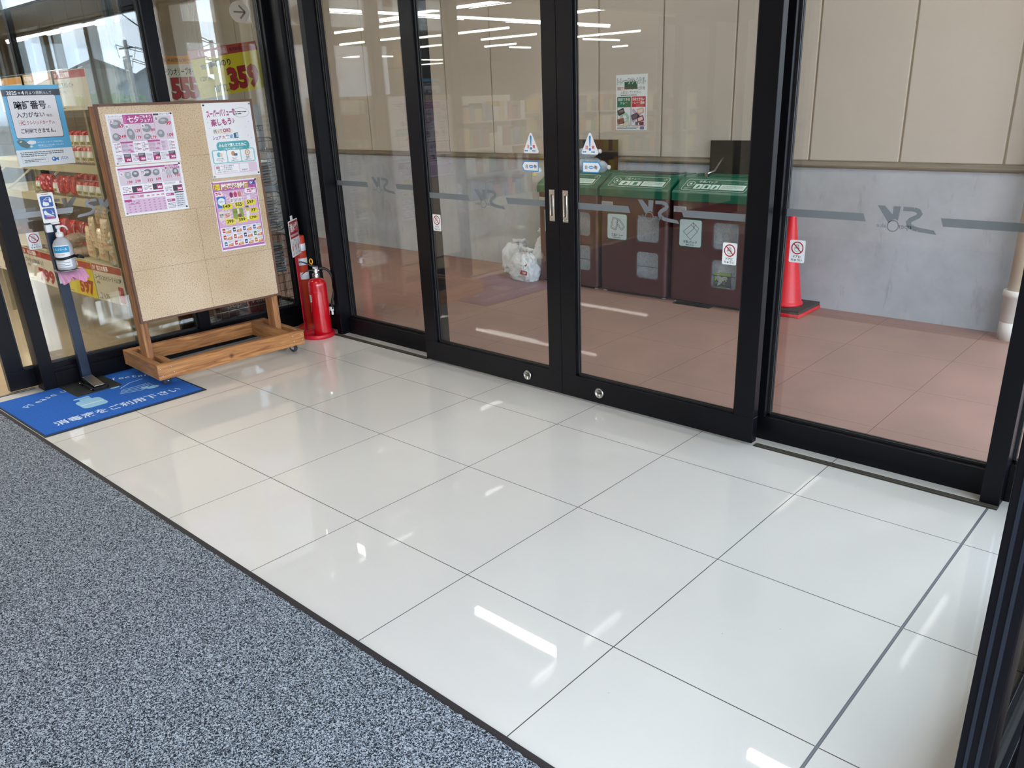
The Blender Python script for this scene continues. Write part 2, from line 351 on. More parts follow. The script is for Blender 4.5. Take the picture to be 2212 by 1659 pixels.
class Sheet:
    """flat print: coordinates in metres from the lower left corner; colour layers sit fractions of a millimetre apart"""
    DZ = 0.00022
    def __init__(s, w, h, base='#f2f2f2', th=0.0008, r=0.0, border=None):
        s.w, s.h = w, h; s.b = MB(); s.th = th
        if base is not None:
            pts = s._rr(0, 0, w, h, r); s.b.prism(pts, -th, 0, col=base)
    def _rr(s, x, y, w, h, r=0.0, n=5):
        if r <= 0: return [(x, y), (x + w, y), (x + w, y + h), (x, y + h)]
        o = []
        for cx, cy, a0 in ((x + w - r, y + r, -90), (x + w - r, y + h - r, 0), (x + r, y + h - r, 90), (x + r, y + r, 180)):
            for i in range(n + 1):
                a = R(a0 + 90 * i / n); o.append((cx + r * math.cos(a), cy + r * math.sin(a)))
        return o
    def poly(s, pts, col, L=1):
        z = L * s.DZ; s.b.add([(x, y, z) for x, y in pts], [tuple(range(len(pts)))], col=col); return s
    def rect(s, x, y, w, h, col, L=1, r=0.0): return s.poly(s._rr(x, y, w, h, r), col, L)
    def ell(s, cx, cy, rx, ry, col, L=1, n=20, rot=0.0):
        c, q = math.cos(rot), math.sin(rot)
        return s.poly([(cx + rx * math.cos(2 * math.pi * i / n) * c - ry * math.sin(2 * math.pi * i / n) * q, cy + rx * math.cos(2 * math.pi * i / n) * q + ry * math.sin(2 * math.pi * i / n) * c) for i in range(n)], col, L)
    def frame(s, x, y, w, h, t, col, L=1, r=0.0):
        a = s._rr(x, y, w, h, r or 0.00001); b = s._rr(x + t, y + t, w - 2 * t, h - 2 * t, max((r or 0.00001) - t, 0.000005)); z = L * s.DZ; n = len(a)
        s.b.add([(p[0], p[1], z) for p in a + b], [(i, (i + 1) % n, n + (i + 1) % n, n + i) for i in range(n)], col=col); return s
    def ring(s, cx, cy, r, t, col, L=1, n=28):
        z = L * s.DZ; vs = []
        for rr in (r, r - t): vs += [(cx + rr * math.cos(2 * math.pi * i / n), cy + rr * math.sin(2 * math.pi * i / n), z) for i in range(n)]
        s.b.add(vs, [(i, (i + 1) % n, n + (i + 1) % n, n + i) for i in range(n)], col=col); return s
    def line(s, pts, t, col, L=1):
        for (x0, y0), (x1, y1) in zip(pts, pts[1:]):
            dx, dy = x1 - x0, y1 - y0; d = math.hypot(dx, dy) or 1; nx, ny = -dy / d * t / 2, dx / d * t / 2
            s.poly([(x0 - nx, y0 - ny), (x1 - nx, y1 - ny), (x1 + nx, y1 + ny), (x0 + nx, y0 + ny)], col, L)
        return s
    def text(s, body, x, y, h, col, L=2, w=None, bold=0.0, shear=0.0, rot=0.0, anchor='l', maxw=None, res=2, clip=None):
        vs, fs, x0, x1, y0, y1 = text_geo(body, bold, res); k = h / max(y1 - y0, 1e-6); kx = k
        if w: kx = w / (x1 - x0)
        if maxw and (x1 - x0) * kx > maxw: kx = maxw / (x1 - x0)
        W = (x1 - x0) * kx; ox = {'l': 0, 'c': -W / 2, 'r': -W}[anchor]; z = L * s.DZ; c, q = math.cos(rot), math.sin(rot); o = []
        for vx, vy in vs:
            a = (vx - x0) * kx + ox; b_ = (vy - y0) * k; a += b_ * shear; o.append((x + a * c - b_ * q, y + a * q + b_ * c, z))
        s.b.add(o, fs, col=col); return s
    def outline(s, body, x, y, h, col, edge, L=2, w=None, bold=0.02, eb=0.06, **k):
        vs, fs, x0, x1, y0, y1 = text_geo(body, bold); g = h * (eb - bold) / max(y1 - y0, 1e-6)
        kw = dict(k); an = kw.get('anchor', 'l')
        wx = w + 2 * g if w else None
        xo = x - g if an == 'l' else x
        s.text(body, xo, y - g, h + 2 * g, edge, L, wx, eb, **k)
        s.text(body, x, y, h, col, L + 1, w, bold, **k); return s
    def small(s, x, y, w, h, rows, col, L=2, fill=0.55, seed=1):
        rnd = random.Random(seed); st = h / rows
        for i in range(rows):
            cx = x; yy = y + h - (i + 1) * st + st * 0.25
            end = x + w * (1 if i < rows - 1 else rnd.uniform(0.5, 0.95))
            while cx < end:
                ln = min(rnd.uniform(0.6, 2.2) * st, end - cx); s.rect(cx, yy, ln, st * fill, col, L); cx += ln + st * 0.25
        return s
    def build(s, name, O, U, V, parent=None, material=None, mirror=False):
        """O = lower left corner seen from the front, U = right, V = up"""
        U = Vector(U).normalized(); V = Vector(V); V = (V - U * V.dot(U)).normalized(); Nn = U.cross(V)
        M = Matrix(((U.x, V.x, Nn.x), (U.y, V.y, Nn.y), (U.z, V.z, Nn.z))).to_4x4()
        if mirror: s.b.v = [(s.w - x, y, z) for x, y, z in s.b.v]; s.b.f = [f[::-1] for f in s.b.f]
        o = s.b.build(name, material or INK, parent)
        o.matrix_basis = Matrix.Translation(Vector(O)) @ M
        return o

# ================================================================== SETTING
def struct(name, mb, m, parent=None, **k):
    o = mb.build(name, m, parent, **k)
    if parent is None: o['kind'] = 'structure'
    return o
def sroot(name, loc=(0, 0, 0)):
    o = thing(name, None, None, loc); o['kind'] = 'structure'; return o
DY = 0.345                       # glass plane of the sliding leaves
HZ0, HZ1, CZ = 2.22, 2.42, 2.95  # header, ceiling
# floors
tile_v = mat_tiles('polished_tile', '#d9d6cf', '#3a3734', 0.6, 0.6, 0, 0, 0.0016, 0.02, var=0.012, wide=(3.6, 0.0045, '#6d7176'), speck=0.012, spec=0.62)
tile_o = mat_tiles('terracotta_tile', '#987467', '#725447', 0.6, 0.6, 0, 0.25, 0.0012, 0.48, var=0.05, speck=0.022, blotch=0.05, spec=0.35)
tile_s = mat_tiles('store_tile', '#bda889', '#75664f', 0.6, 0.6, 0, 0.1, 0.0018, 0.06, var=0.03)
b = MB(); b.box(-1.0, 4.16, -6.3, 0.50, -0.2, 0.0); struct('floor', b, tile_v)
b = MB(); b.box(-32.0, 7.5, 0.50, 2.82, -0.2, 0.0); b.box(4.16, 7.5, -9, 0.5, -0.2, -0.004); struct('floor_outside', b, tile_o)
b = MB(); b.box(-32, -1.0, -28, 0.50, -0.2, -0.001); struct('floor_store', b, tile_s)
b = MB(); b.box(7.5, 140, -80, 140, -0.3, -0.12); b.box(-60, 7.5, 2.98, 140, -0.3, -0.12); struct('ground', b, mat('asphalt', '#8b8a86', 0.9, var=0.15, scale=0.5))
# outside wall: grey plinth, rounded drip ledge, beige panels
conc = mat_concrete('plinth_concrete', '#97989b', '#a6a8ab', '#b3b5b9')
XE = 4.0
b = MB(); b.box(-30.0, XE, 2.80, 3.0, -0.1, 0.955); struct('wall_back', b, conc)
panelm = mat('beige_panel_paint', '#bdb2a4', 0.8, var=0.03, scale=1.2, bump=0.25, bscale=420)
jointm = mat('joint_sealant', '#8d7f6a', 0.8)
ledgem = mat('ledge_brown_shaded', '#7b705f', 0.7, var=0.25, scale=6, stretch=(0.4, 4, 4))  # brown tone, darkened to paint in the shadow band under the ledge
root = sroot('wall_back_panels', (0, 2.8, 0))
b = MB(); x = 0.563 - 0.5915 * 50
xs = []
while x < XE - 0.02: xs.append(x); x += 0.5915
for i, x in enumerate(xs):
    x1 = min(x + 0.5915 - 0.011, XE); b.box(x + 0.0, x1, 0.0, 0.14, 1.003, 3.1)
struct('panel', b, panelm, root, bevel=0.006)
b = MB(); b.box(-30, XE - 0.003, 0.007, 0.15, 1.0, 3.095); struct('joint', b, jointm, root)
b = MB(); prof = [(0.02, 0.955), (0.0, 0.955), (-0.012, 0.960), (-0.018, 0.968), (-0.02, 0.976), (-0.016, 0.984), (-0.004, 0.990), (0.004, 0.996), (0.006, 1.003), (0.02, 1.003)]
b.prism_x([(y, z) for y, z in prof][::-1], -30, XE); struct('ledge', b, ledgem, root)
# shadow band at the plinth top comes from the darkened ledge colour
# canopy over the corridor with its fascia; unseen entrance roof added to block overhead sky
b = MB(); b.box(-32, 5.4, 0.52, 3.4, 3.11, 3.35); b.box(4.16, 6.0, -9.0, 0.52, 3.11, 3.35); struct('ceiling_canopy_and_sky_block', b, mat('canopy_soffit', '#c9c6bf', 0.8))
b = MB(); b.box(5.05, 5.45, 2.80, 3.20, -0.1, 3.11); struct('pillar', b, panelm, bevel=0.01)
# vestibule ceiling and roof
b = MB(); b.box(-0.98, 4.14, -6.3, 0.50, CZ, CZ + 0.1); struct('ceiling', b, mat('vestibule_ceiling', '#cfcdc7', 0.8))
b = MB(); b.box(-32, -1.0, -28, 0.50, 3.09, 3.2); struct('ceiling_store', b, mat('store_ceiling', '#b9b6ae', 0.85))
b = MB(); b.box(-0.98, 4.14, -6.42, -6.3, 0, 3.0); struct('wall_front', b, mat('vestibule_back_wall', '#c4bba9', 0.8))
b = MB(); b.box(-32.2, -32, -28, 0.5, 0, 3.2); struct('wall_left', b, mat('store_wall', '#b5a88f', 0.8))
b = MB(); b.box(-32, -1.0, -28.2, -28, 0, 3.2); struct('wall_store', b, MATS['store_wall'])

def seal(b, p, q, t=0.006):
    b.box(*p, *q)
# ---- framed glazing along X (plane y) : members in one frame mesh, glass as its own part
def glazed_x(name, x0, x1, y0, y1, z0, z1, rail, stile_l, stile_r, top, gy, gt=0.006, groove=True, structure=True, label=None):
    r = sroot(name, (x0, y0, z0))
    o = (x0, y0, z0); b = MB(); T = lambda *a: (a[0] - o[0], a[1] - o[0], a[2] - o[1], a[3] - o[1], a[4] - o[2], a[5] - o[2])
    b.M = Matrix.Identity(4)
    b.box(*T(x0, x1, y0, y1, z0, z0 + rail))
    if stile_l: b.box(*T(x0, x0 + stile_l, y0, y1, z0 + rail, z1))
    if stile_r: b.box(*T(x1 - stile_r, x1, y0, y1, z0 + rail, z1))
    if top: b.box(*T(x0 + stile_l, x1 - stile_r, y0, y1, z1 - top, z1))
    f = b.build('frame', FRAME, r, bevel=0.0018)
    xa, xb, za, zb = x0 + stile_l, x1 - stile_r, z0 + rail, z1 - top
    b = MB(); g = 0.010
    for ya, yb in ((gy - gt / 2 - 0.008, gy - gt / 2), (gy + gt / 2, gy + gt / 2 + 0.008)):
        b.box(*T(xa, xb, ya, yb, za, za + g)); b.box(*T(xa, xb, ya, yb, zb - g, zb)); b.box(*T(xa, xa + g, ya, yb, za, zb)); b.box(*T(xb - g, xb, ya, yb, za, zb))
    b.build('gasket', FRAME2, r)
    b = MB(); b.box(*T(xa, xb, gy - gt / 2, gy + gt / 2, za, zb)); b.build('glass', GLASS, r)
    return r
def glazed_y(name, y0, y1, x0, x1, z0, z1, rail, stile_a, stile_b, top, gx, gt=0.006, front=1):
    r = sroot(name, (x0, y0, z0)); o = (x0, y0, z0); b = MB(); T = lambda *a: (a[0] - o[0], a[1] - o[0], a[2] - o[1], a[3] - o[1], a[4] - o[2], a[5] - o[2])
    b.box(*T(x0, x1, y0, y1, z0, z0 + rail))
    if stile_a: b.box(*T(x0, x1, y0, y0 + stile_a, z0 + rail, z1))
    if stile_b: b.box(*T(x0, x1, y1 - stile_b, y1, z0 + rail, z1))
    if top: b.box(*T(x0, x1, y0 + stile_a, y1 - stile_b, z1 - top, z1))
    b.build('frame', FRAME, r, bevel=0.0018)
    ya, yb, za, zb = y0 + stile_a, y1 - stile_b, z0 + rail, z1 - top; g = 0.010
    b = MB()
    for xa, xb in ((gx - gt / 2 - 0.008, gx - gt / 2), (gx + gt / 2, gx + gt / 2 + 0.008)):
        b.box(*T(xa, xb, ya, yb, za, za + g)); b.box(*T(xa, xb, ya, yb, zb - g, zb)); b.box(*T(xa, xb, ya, ya + g, za, zb)); b.box(*T(xa, xb, yb - g, yb, za, zb))
    b.build('gasket', FRAME2, r)
    b = MB(); b.box(*T(gx - gt / 2, gx + gt / 2, ya, yb, za, zb)); b.build('glass', GLASSW if x0 == -0.955 else GLASS, r)
    return r
# ---- frosted safety film with the shop's mark. width w; local x to the right as READ
FC = '#70777b'
def film(w, cx=None, flank=True, FC=FC):
    s = Sheet(w, 0.12, None); cx = w / 2 if cx is None else cx; y0 = 0.030; hh = 0.030
    a = cx - 0.135; c = cx + 0.130
    if flank:
        s.poly([(0, y0), (a - 0.012, y0), (a, y0 + hh), (0, y0 + hh)], FC, 0)
        s.poly([(c - 0.0, y0), (w, y0), (w, y0 + hh), (c + 0.012, y0 + hh)], FC, 0)
    s.line([(cx - 0.002, 0.085), (cx - 0.040, 0.085)], 0.015, FC, 0)
    P = [(cx - 0.040, 0.085), (cx - 0.056, 0.080), (cx - 0.062, 0.070), (cx - 0.056, 0.060), (cx - 0.034, 0.048), (cx - 0.026, 0.038), (cx - 0.030, 0.026), (cx - 0.046, 0.017), (cx - 0.062, 0.013)]
    th = 0.020; L_ = []; R_ = []
    for i, p in enumerate(P):
        q0, q1 = P[max(i - 1, 0)], P[min(i + 1, len(P) - 1)]; dx, dy = q1[0] - q0[0], q1[1] - q0[1]; d = math.hypot(dx, dy); nx, ny = -dy / d, dx / d
        L_.append((p[0] + nx * th / 2, p[1] + ny * th / 2 * 0.8)); R_.append((p[0] - nx * th / 2, p[1] - ny * th / 2 * 0.8))
    for i in range(len(P) - 1): s.poly([L_[i], R_[i], R_[i + 1], L_[i + 1]], FC, 0)
    s.poly([(cx - 0.062, 0.021), (cx - 0.062, 0.005), (cx - 0.128, -0.001), (cx - 0.118, 0.014)], FC, 0)
    s.poly([(cx + 0.008, 0.093), (cx + 0.034, 0.093), (cx + 0.034, 0.042), (cx + 0.022, 0.046), (cx + 0.012, 0.040)], FC, 0)
    s.poly([(cx + 0.034, 0.040), (cx + 0.034, 0.062), (cx + 0.066, 0.093), (cx + 0.092, 0.093), (cx + 0.046, 0.030)], FC, 0)
    s.ring(cx + 0.028, 0.020, 0.022, 0.004, FC, 0)
    s.text('uper', cx - 0.040, 0.006, 0.019, FC, 0, bold=0.01, shear=0.1); s.text('alue', cx + 0.052, 0.012, 0.016, FC, 0, bold=0.01, shear=0.1)
    return s
def warn_sticker(parent, O, U, V, k=1.0):
    s = Sheet(0.066 * k, 0.092 * k, '#eef0f1', 0.0004, r=0.006)
    c = (0.033 * k, 0.060 * k)
    s.ell(c[0] - 0.002, c[1] - 0.004, 0.011, 0.011, '#333', 1); s.ell(c[0] - 0.002, c[1] - 0.004, 0.0095, 0.0095, '#eef0f1', 2)
    for i, (dx, hh) in enumerate(((-0.008, 0.016), (-0.0035, 0.020), (0.001, 0.020), (0.0055, 0.017))):
        s.rect(c[0] + dx - 0.0022, c[1] - 0.004, 0.0044, hh, '#333', 1, r=0.002); s.rect(c[0] + dx - 0.0013, c[1] - 0.004, 0.0026, hh - 0.001, '#eef0f1', 2, r=0.0012)
    s.ring(c[0], c[1], 0.026, 0.0045, '#b0202c', 3)
    s.line([(c[0] - 0.017, c[1] + 0.017), (c[0] + 0.017, c[1] - 0.017)], 0.004, '#b0202c', 3)
    s.text('ドアに', 0.033, 0.019, 0.0105, '#222', 1, anchor='c', bold=0.02); s.text('ちゅうい', 0.033, 0.005, 0.011, '#222', 1, anchor='c', bold=0.02)
    return s.build('hand_warning_sticker', O, U, V, parent, INKG)
def caution_sticker(parent, x, z):
    s = Sheet(0.1, 0.095, None)
    s.b.prism([(0.006, 0), (0.094, 0), (0.099, 0.008), (0.056, 0.092), (0.050, 0.095), (0.044, 0.092), (0.001, 0.008)], -0.0004, 0, col='#eef2f5')
    s.poly([(0.0445, 0.078), (0.0475, 0.082), (0.0525, 0.082), (0.0555, 0.078), (0.0525, 0.034), (0.0475, 0.034)], '#1d86c8', 1); s.ell(0.05, 0.022, 0.0065, 0.0065, '#1d86c8', 1)
    s.text('注', 0.023, 0.022, 0.017, '#c02030', 1, bold=0.02); s.text('意', 0.060, 0.022, 0.017, '#c02030', 1, bold=0.02)
    s.small(0.008, 0.006, 0.034, 0.007, 1, '#1d86c8', 1, 0.8, 3); s.small(0.058, 0.006, 0.034, 0.007, 1, '#1d86c8', 1, 0.8, 4)
    return s.build('caution_sticker', (x, -0.004, z), (1, 0, 0), (0, 0, 1), parent, INKG)
def auto_sticker(parent, x, z, right):
    s = Sheet(0.112, 0.05, None); A = [(0, 0), (0.094, 0), (0.112, 0.025), (0.094, 0.05), (0, 0.05)]; B = [(0.005, 0.005), (0.0915, 0.005), (0.1055, 0.025), (0.0915, 0.045), (0.005, 0.045)]
    if not right: A = [(0.112 - p, q) for p, q in A][::-1]; B = [(0.112 - p, q) for p, q in B][::-1]
    s.b.prism(A, -0.0004, 0, col='#2a95d2'); s.poly(B, '#eef2f5', 1); o = 0.0 if right else 0.012
    s.text('自', 0.016 + o, 0.015, 0.018, '#333', 2, bold=0.01); s.text('動', 0.070 + o, 0.015, 0.018, '#333', 2, bold=0.01)
    s.ell(0.052 + o, 0.024, 0.015, 0.007, '#2a95d2', 2); s.rect(0.042 + o, 0.022, 0.020, 0.004, '#bfe0f2', 3)
    return s.build('automatic_door_sticker', (x, -0.004, z), (1, 0, 0), (0, 0, 1), parent, INKG)

# ---- sliding leaves
LB = 0.012
def leaf(name, x0, x1, sl, sr, knobx, handlex):
    r = glazed_x(name, x0, x1, 0.32, 0.362, LB, 2.26, 0.118, sl, sr, 0.06, DY)
    b = MB(); b.lathe([(0.027, 0), (0.027, -0.005), (0.024, -0.0075), (0.020, -0.0078), (0.019, -0.004), (0.0, -0.004)], 28, (knobx - x0, -0.0, 0.068 - LB), 'Y')
    k = b.build('lock', STEEL, r); b = MB(); b.box(-0.013, 0.013, -0.0062, -0.0035, -0.0016, 0.0016); q = b.build('keyway', BLACKP, k); q.location = (knobx - x0, 0, 0.068 - LB)
    # recessed pull plate
    h = MB(); cx = handlex - x0; cz = 0.982 - LB; w, hh = 0.0165, 0.075
    h.box(cx - w, cx + w, -0.004, 0.0, cz - hh, cz + hh)
    p = h.build('pull_plate', STEEL, r, bevel=0.001)
    h = MB(); pts = []
    for i in range(24):
        a = 2 * math.pi * i / 24; pts.append((cx + 0.0088 * math.cos(a), -0.0045, cz + 0.0 + (0.045 if math.sin(a) > 0 else -0.045) + 0.0088 * math.sin(a)))
    h.tube(pts, 0.0016, 6, closed=True); h.build('pull_rim', CHROME, p)
    h = MB(); h.prism([(cx + 0.0078 * math.cos(2 * math.pi * i / 20), (0.045 if math.sin(2 * math.pi * i / 20) > 0 else -0.045) + 0.0078 * math.sin(2 * math.pi * i / 20)) for i in range(20)], 0.0041, 0.0043)
    rc = h.build('recess', mat('pull_recess', '#6b6764', 0.35, 0.9), p); rc.matrix_basis = Matrix.Translation((0, 0, cz)) @ Matrix.Rotation(R(90), 4, 'X')
    h = MB()
    for sx in (-1, 1):
        for sz in (-1, 1): h.lathe([(0.0028, 0), (0.002, -0.0014), (0, -0.0016)], 10, (cx + sx * 0.0115, -0.004, cz + sz * 0.067), 'Y')
    h.build('screw', CHROME, p)
    return r
dl = leaf('door_1', 0.508, 1.5745, 0.102, 0.088, 1.333, 1.534)
dr = leaf('door_2', 1.5765, 2.655, 0.090, 0.095, 1.818, 1.618)
b = MB(); b.box(0, 0.012, 0.002, 0.03, 0, 2.2); q = b.build('seal', mat('door_seal', '#303240', 0.6), dl); q.location = (1.0675, 0, 0.02)
for o_, ox, xa, xb, lcx in ((dl, 0.508, 0.61, 1.4865, 1.07), (dr, 1.5765, 1.6665, 2.56, 2.108)):
    s = film(xb - xa, (xb - lcx)); s.build('safety_film', (xa - ox, DY - 0.32 - 0.0036, 0.940), (1, 0, 0), (0, 0, 1), o_, FILM, mirror=True).location.z = 0.9405 - LB
caution_sticker(dl, 1.3385 - 0.508, 1.222 - LB).location.y = 0.0215
auto_sticker(dl, 1.322 - 0.508, 1.135 - LB, False).location.y = 0.0215
caution_sticker(dr, 1.699 - 1.5765, 1.222 - LB).location.y = 0.0215
auto_sticker(dr, 1.704 - 1.5765, 1.140 - LB, True).location.y = 0.0215
warn_sticker(dl, (0.632 - 0.508, 0.0215, 0.789 - LB), (1, 0, 0), (0, 0, 1))
warn_sticker(dr, (2.451 - 1.5765, 0.0215, 0.787 - LB), (1, 0, 0), (0, 0, 1))
# ---- fixed sidelights behind the leaves
w5 = glazed_x('window_5', 2.625, 3.562, 0.42, 0.50, 0.0, 2.26, 0.108, 0.035, 0.0, 0.05, 0.46)
s = film(0.895, 3.555 - 3.115 + 0.0); s.build('safety_film', (2.665 - 2.625, 0.0364, 0.9575), (1, 0, 0), (0, 0, 1), w5, FILM, mirror=True)
warn_sticker(w5, (2.695 - 2.625, 0.0364, 0.802), (1, 0, 0), (0, 0, 1), 1.0)
w4 = glazed_x('window_4', -0.405, 0.53, 0.42, 0.50, 0.0, 2.26, 0.108, 0.0, 0.035, 0.05, 0.46)
s = film(0.90, 0.44); s.build('safety_film', (0.0, 0.0364, 0.9575), (1, 0, 0), (0, 0, 1), w4, FILM, mirror=True)
glazed_x('window_3', -0.75, -0.455, 0.42, 0.50, 0.0, 2.26, 0.15, 0.0, 0.0, 0.05, 0.46)
glazed_x('window_6', 3.629, 3.93, 0.42, 0.50, 0.0, 2.26, 0.15, 0.0, 0.0, 0.05, 0.46)
b = MB(); b.box(-0.97, -0.87, 0.375, 0.50, 0, CZ); b.box(-0.87, -0.75, 0.42, 0.50, 0, CZ); struct('trim_1', b, FRAME, bevel=0.002)
b = MB(); b.box(-0.455, -0.405, 0.36, 0.50, 0, 2.3); struct('trim_2', b, FRAME, bevel=0.002)
b = MB(); b.box(3.562, 3.629, 0.36, 0.50, 0, 2.3); struct('trim_3', b, FRAME, bevel=0.002)
b = MB(); b.box(3.93, 4.13, 0.38, 0.50, 0, CZ); struct('trim_4', b, FRAME, bevel=0.002)
b = MB(); b.box(2.657, 2.72, 0.375, 0.419, 0.0, 2.26); b.box(0.44, 0.506, 0.375, 0.419, 0, 2.26)
# floor guide tracks
def track(name, x0, x1):
    r = sroot(name, (x0, 0.325, 0))
    b = MB(); b.box(0, x1 - x0, 0.0, 0.036, 0.0, 0.0025); struct('channel', b, RUBBER, r)
    b = MB(); b.box(0, x1 - x0, 0.008, 0.013, 0.0025, 0.0045); b.box(0, x1 - x0, 0.020, 0.028, 0.0025, 0.0042); struct('rail', b, mat('track_metal', '#a39c88', 0.3, 0.8), r)
    return r
track('trim_5', -0.455, 0.505); track('trim_6', 2.66, 3.63)
# headers and transom glass of the door wall
b = MB(); b.box(-0.87, 4.02, 0.30, 0.52, HZ0, HZ1); struct('trim_7', b, FRAME, bevel=0.004)
glazed_x('window_7', -0.87, 1.575, 0.42, 0.50, HZ1, CZ, 0.02, 0.02, 0.03, 0.02, 0.46)
glazed_x('window_8', 1.575, 4.02, 0.42, 0.50, HZ1, CZ, 0.02, 0.03, 0.02, 0.02, 0.46)

# ---- left wall toward the shop
b = MB(); b.box(-0.975, -0.87, -1.383, -1.312, 0, CZ); struct('trim_8', b, FRAME, bevel=0.002)
b = MB(); b.box(-0.97, -0.875, -0.400, -0.325, 0.0, CZ); struct('trim_9', b, FRAME, bevel=0.002)
def left_pane(name, y0, y1, filmcx=None):
    r = glazed_y(name, y0, y1, -0.955, -0.885, 0.0, HZ0 + 0.02, 0.142, 0.0, 0.0, 0.03, -0.915)
    b = MB(); b.box(0.07, 0.085, 0, y1 - y0, 0.0, 0.095); b.box(0.07, 0.078, 0, y1 - y0, 0.105, 0.118); b.build('sill', FRAME, r, bevel=0.0015)
    return r
w1 = left_pane('window_1', -1.312, -0.400); w2 = left_pane('window_2', -0.325, 0.375)
s = film(0.905, 0.455, FC='#a9afb6'); s.build('safety_film', (0.955 - 0.9115, 0.004, 0.930), (0, 1, 0), (0, 0, 1), w1, FILM)  # film tone lightened to include the sky reflection on this glass
warn_sticker(w1, (0.955 - 0.9115, -1.264 + 1.312, 0.789), (0, 1, 0), (0, 0, 1))
s = Sheet(0.14, 0.126, None); s.ell(0.07, 0.063, 0.068, 0.062, '#b5aca0', 0, 32); s.line([(0.03, 0.063), (0.11, 0.063)], 0.010, '#6f6659', 1); s.line([(0.072, 0.100), (0.110, 0.063), (0.072, 0.026)], 0.011, '#6f6659', 1)
s.build('arrow_sticker', (0.955 - 0.9115, 0.17 + 0.325, 1.972), (0, 1, 0), (0, 0, 1), w2, FILM)
b = MB(); b.box(-1.02, -0.86, -6.3, 0.375, HZ0, HZ1); struct('trim_10', b, FRAME, bevel=0.004)
glazed_y('window_9', -6.2, -1.383, -0.955, -0.885, HZ1, CZ, 0.02, 0.03, 0.03, 0.02, -0.915)
glazed_y('window_10', -1.312, 0.375, -0.955, -0.885, HZ1, CZ, 0.02, 0.03, 0.03, 0.02, -0.915)
glazed_y('window_11', -6.2, -4.7, -0.955, -0.885, 0, HZ0, 0.14, 0.07, 0.07, 0.03, -0.915)
# store door leaf slid open behind window_1, and its far twin
d3 = glazed_y('door_3', -1.523, -0.37, -1.035, -0.990, 0.012, 2.2, 0.108, 0.088, 0.088, 0.06, -1.012)
s = film(0.975, 0.42, FC='#8f949a'); s.build('safety_film', (1.035 - 1.0085, 0.088, 0.930), (0, 1, 0), (0, 0, 1), d3, FILM)  # paler film tone here also carries the left glass's sky reflection
d4 = glazed_y('door_4', -5.65, -4.5, -1.035, -0.990, 0.012, 2.2, 0.108, 0.088, 0.088, 0.06, -1.012)
r = sroot('trim_11', (-0.99, -4.7, 0)); b = MB(); b.box(-0.002, 0.006, 0, 3.3, 0, 0.004); struct('rail', b, STEEL, r); b = MB(); b.box(0.006, 0.012, 0, 3.3, 0, 0.002); struct('channel', b, RUBBER, r)
# ---- shop facade on the corridor side, in line with the sliding doors
x = -1.0; i = 12
for k in range(6):
    x0 = -1.0 - 2.3 * (k + 1); glazed_x('window_%d' % (12 + k), x0, x0 + 2.3, 0.44, 0.50, 0.0, 3.06, 0.12, 0.035, 0.035, 0.6, 0.47)
b = MB(); b.box(-32, -14.8, 0.40, 0.50, 0, 3.2); struct('wall_right', b, MATS['store_wall'])

# ---- entrance side on the right: open leaf, posts, header
d5 = glazed_y('door_5', -1.455, -0.32, 3.925, 3.975, 0.012, 2.2, 0.118, 0.085, 0.09, 0.06, 3.95)
b = MB()
for xx in (3.938, 3.955): b.box(xx - 3.925, xx - 3.925 + 0.006, -0.0035, 0.0, 0.0, 2.18)
q = b.build('rib', mat('frame_rib', '#1a212c', 0.35, 0.2), d5)
b = MB(); b.box(4.006, 4.13, -1.42, -1.34, 0, CZ); struct('trim_12', b, FRAME, bevel=0.003)
b = MB(); b.box(4.02, 4.13, -6.3, 0.38, HZ0, HZ1); struct('trim_13', b, FRAME, bevel=0.004)
glazed_y('window_18', -1.34, 0.38, 4.035, 4.10, 0, HZ0, 0.14, 0.0, 0.0, 0.03, 4.07)
glazed_y('window_19', -6.3, 0.38, 4.035, 4.10, HZ1, CZ, 0.02, 0.03, 0.03, 0.02, 4.07)
b = MB(); b.box(4.006, 4.13, -4.72, -4.64, 0, CZ); b.box(4.02, 4.13, -6.3, -4.72, 0, HZ0); struct('wall_entrance', b, FRAME)

# ================================================================== FLOOR COVERINGS
b = MB(); b.box(-0.80, 3.99, -4.60, -1.655, 0.0002, 0.006)
t = thing('carpet_runner', 'large speckled grey-blue carpet runner with dark rubber edge crossing the tiled floor', 'carpet', (1.6, -3.1, 0))
b = MB(); b.M = Matrix.Translation((-1.6, 3.1, 0)); b.box(-0.86, 3.99, -4.60, -1.655, 0.0002, 0.0045); b.build('rubber_border', RUBBER, t, bevel=0.002)
b = MB(); b.M = Matrix.Translation((-1.6, 3.1, 0)); rnd = random.Random(3)
xs = [-0.83 + 0.012 * i for i in range(401)]; up = [(x, -1.681 + rnd.uniform(-0.0022, 0.0022)) for x in xs]
b.prism([(-0.83, -4.57), (xs[-1], -4.57)] + up[::-1], 0.0046, 0.0105); b.build('pile', mat_carpet(), t)

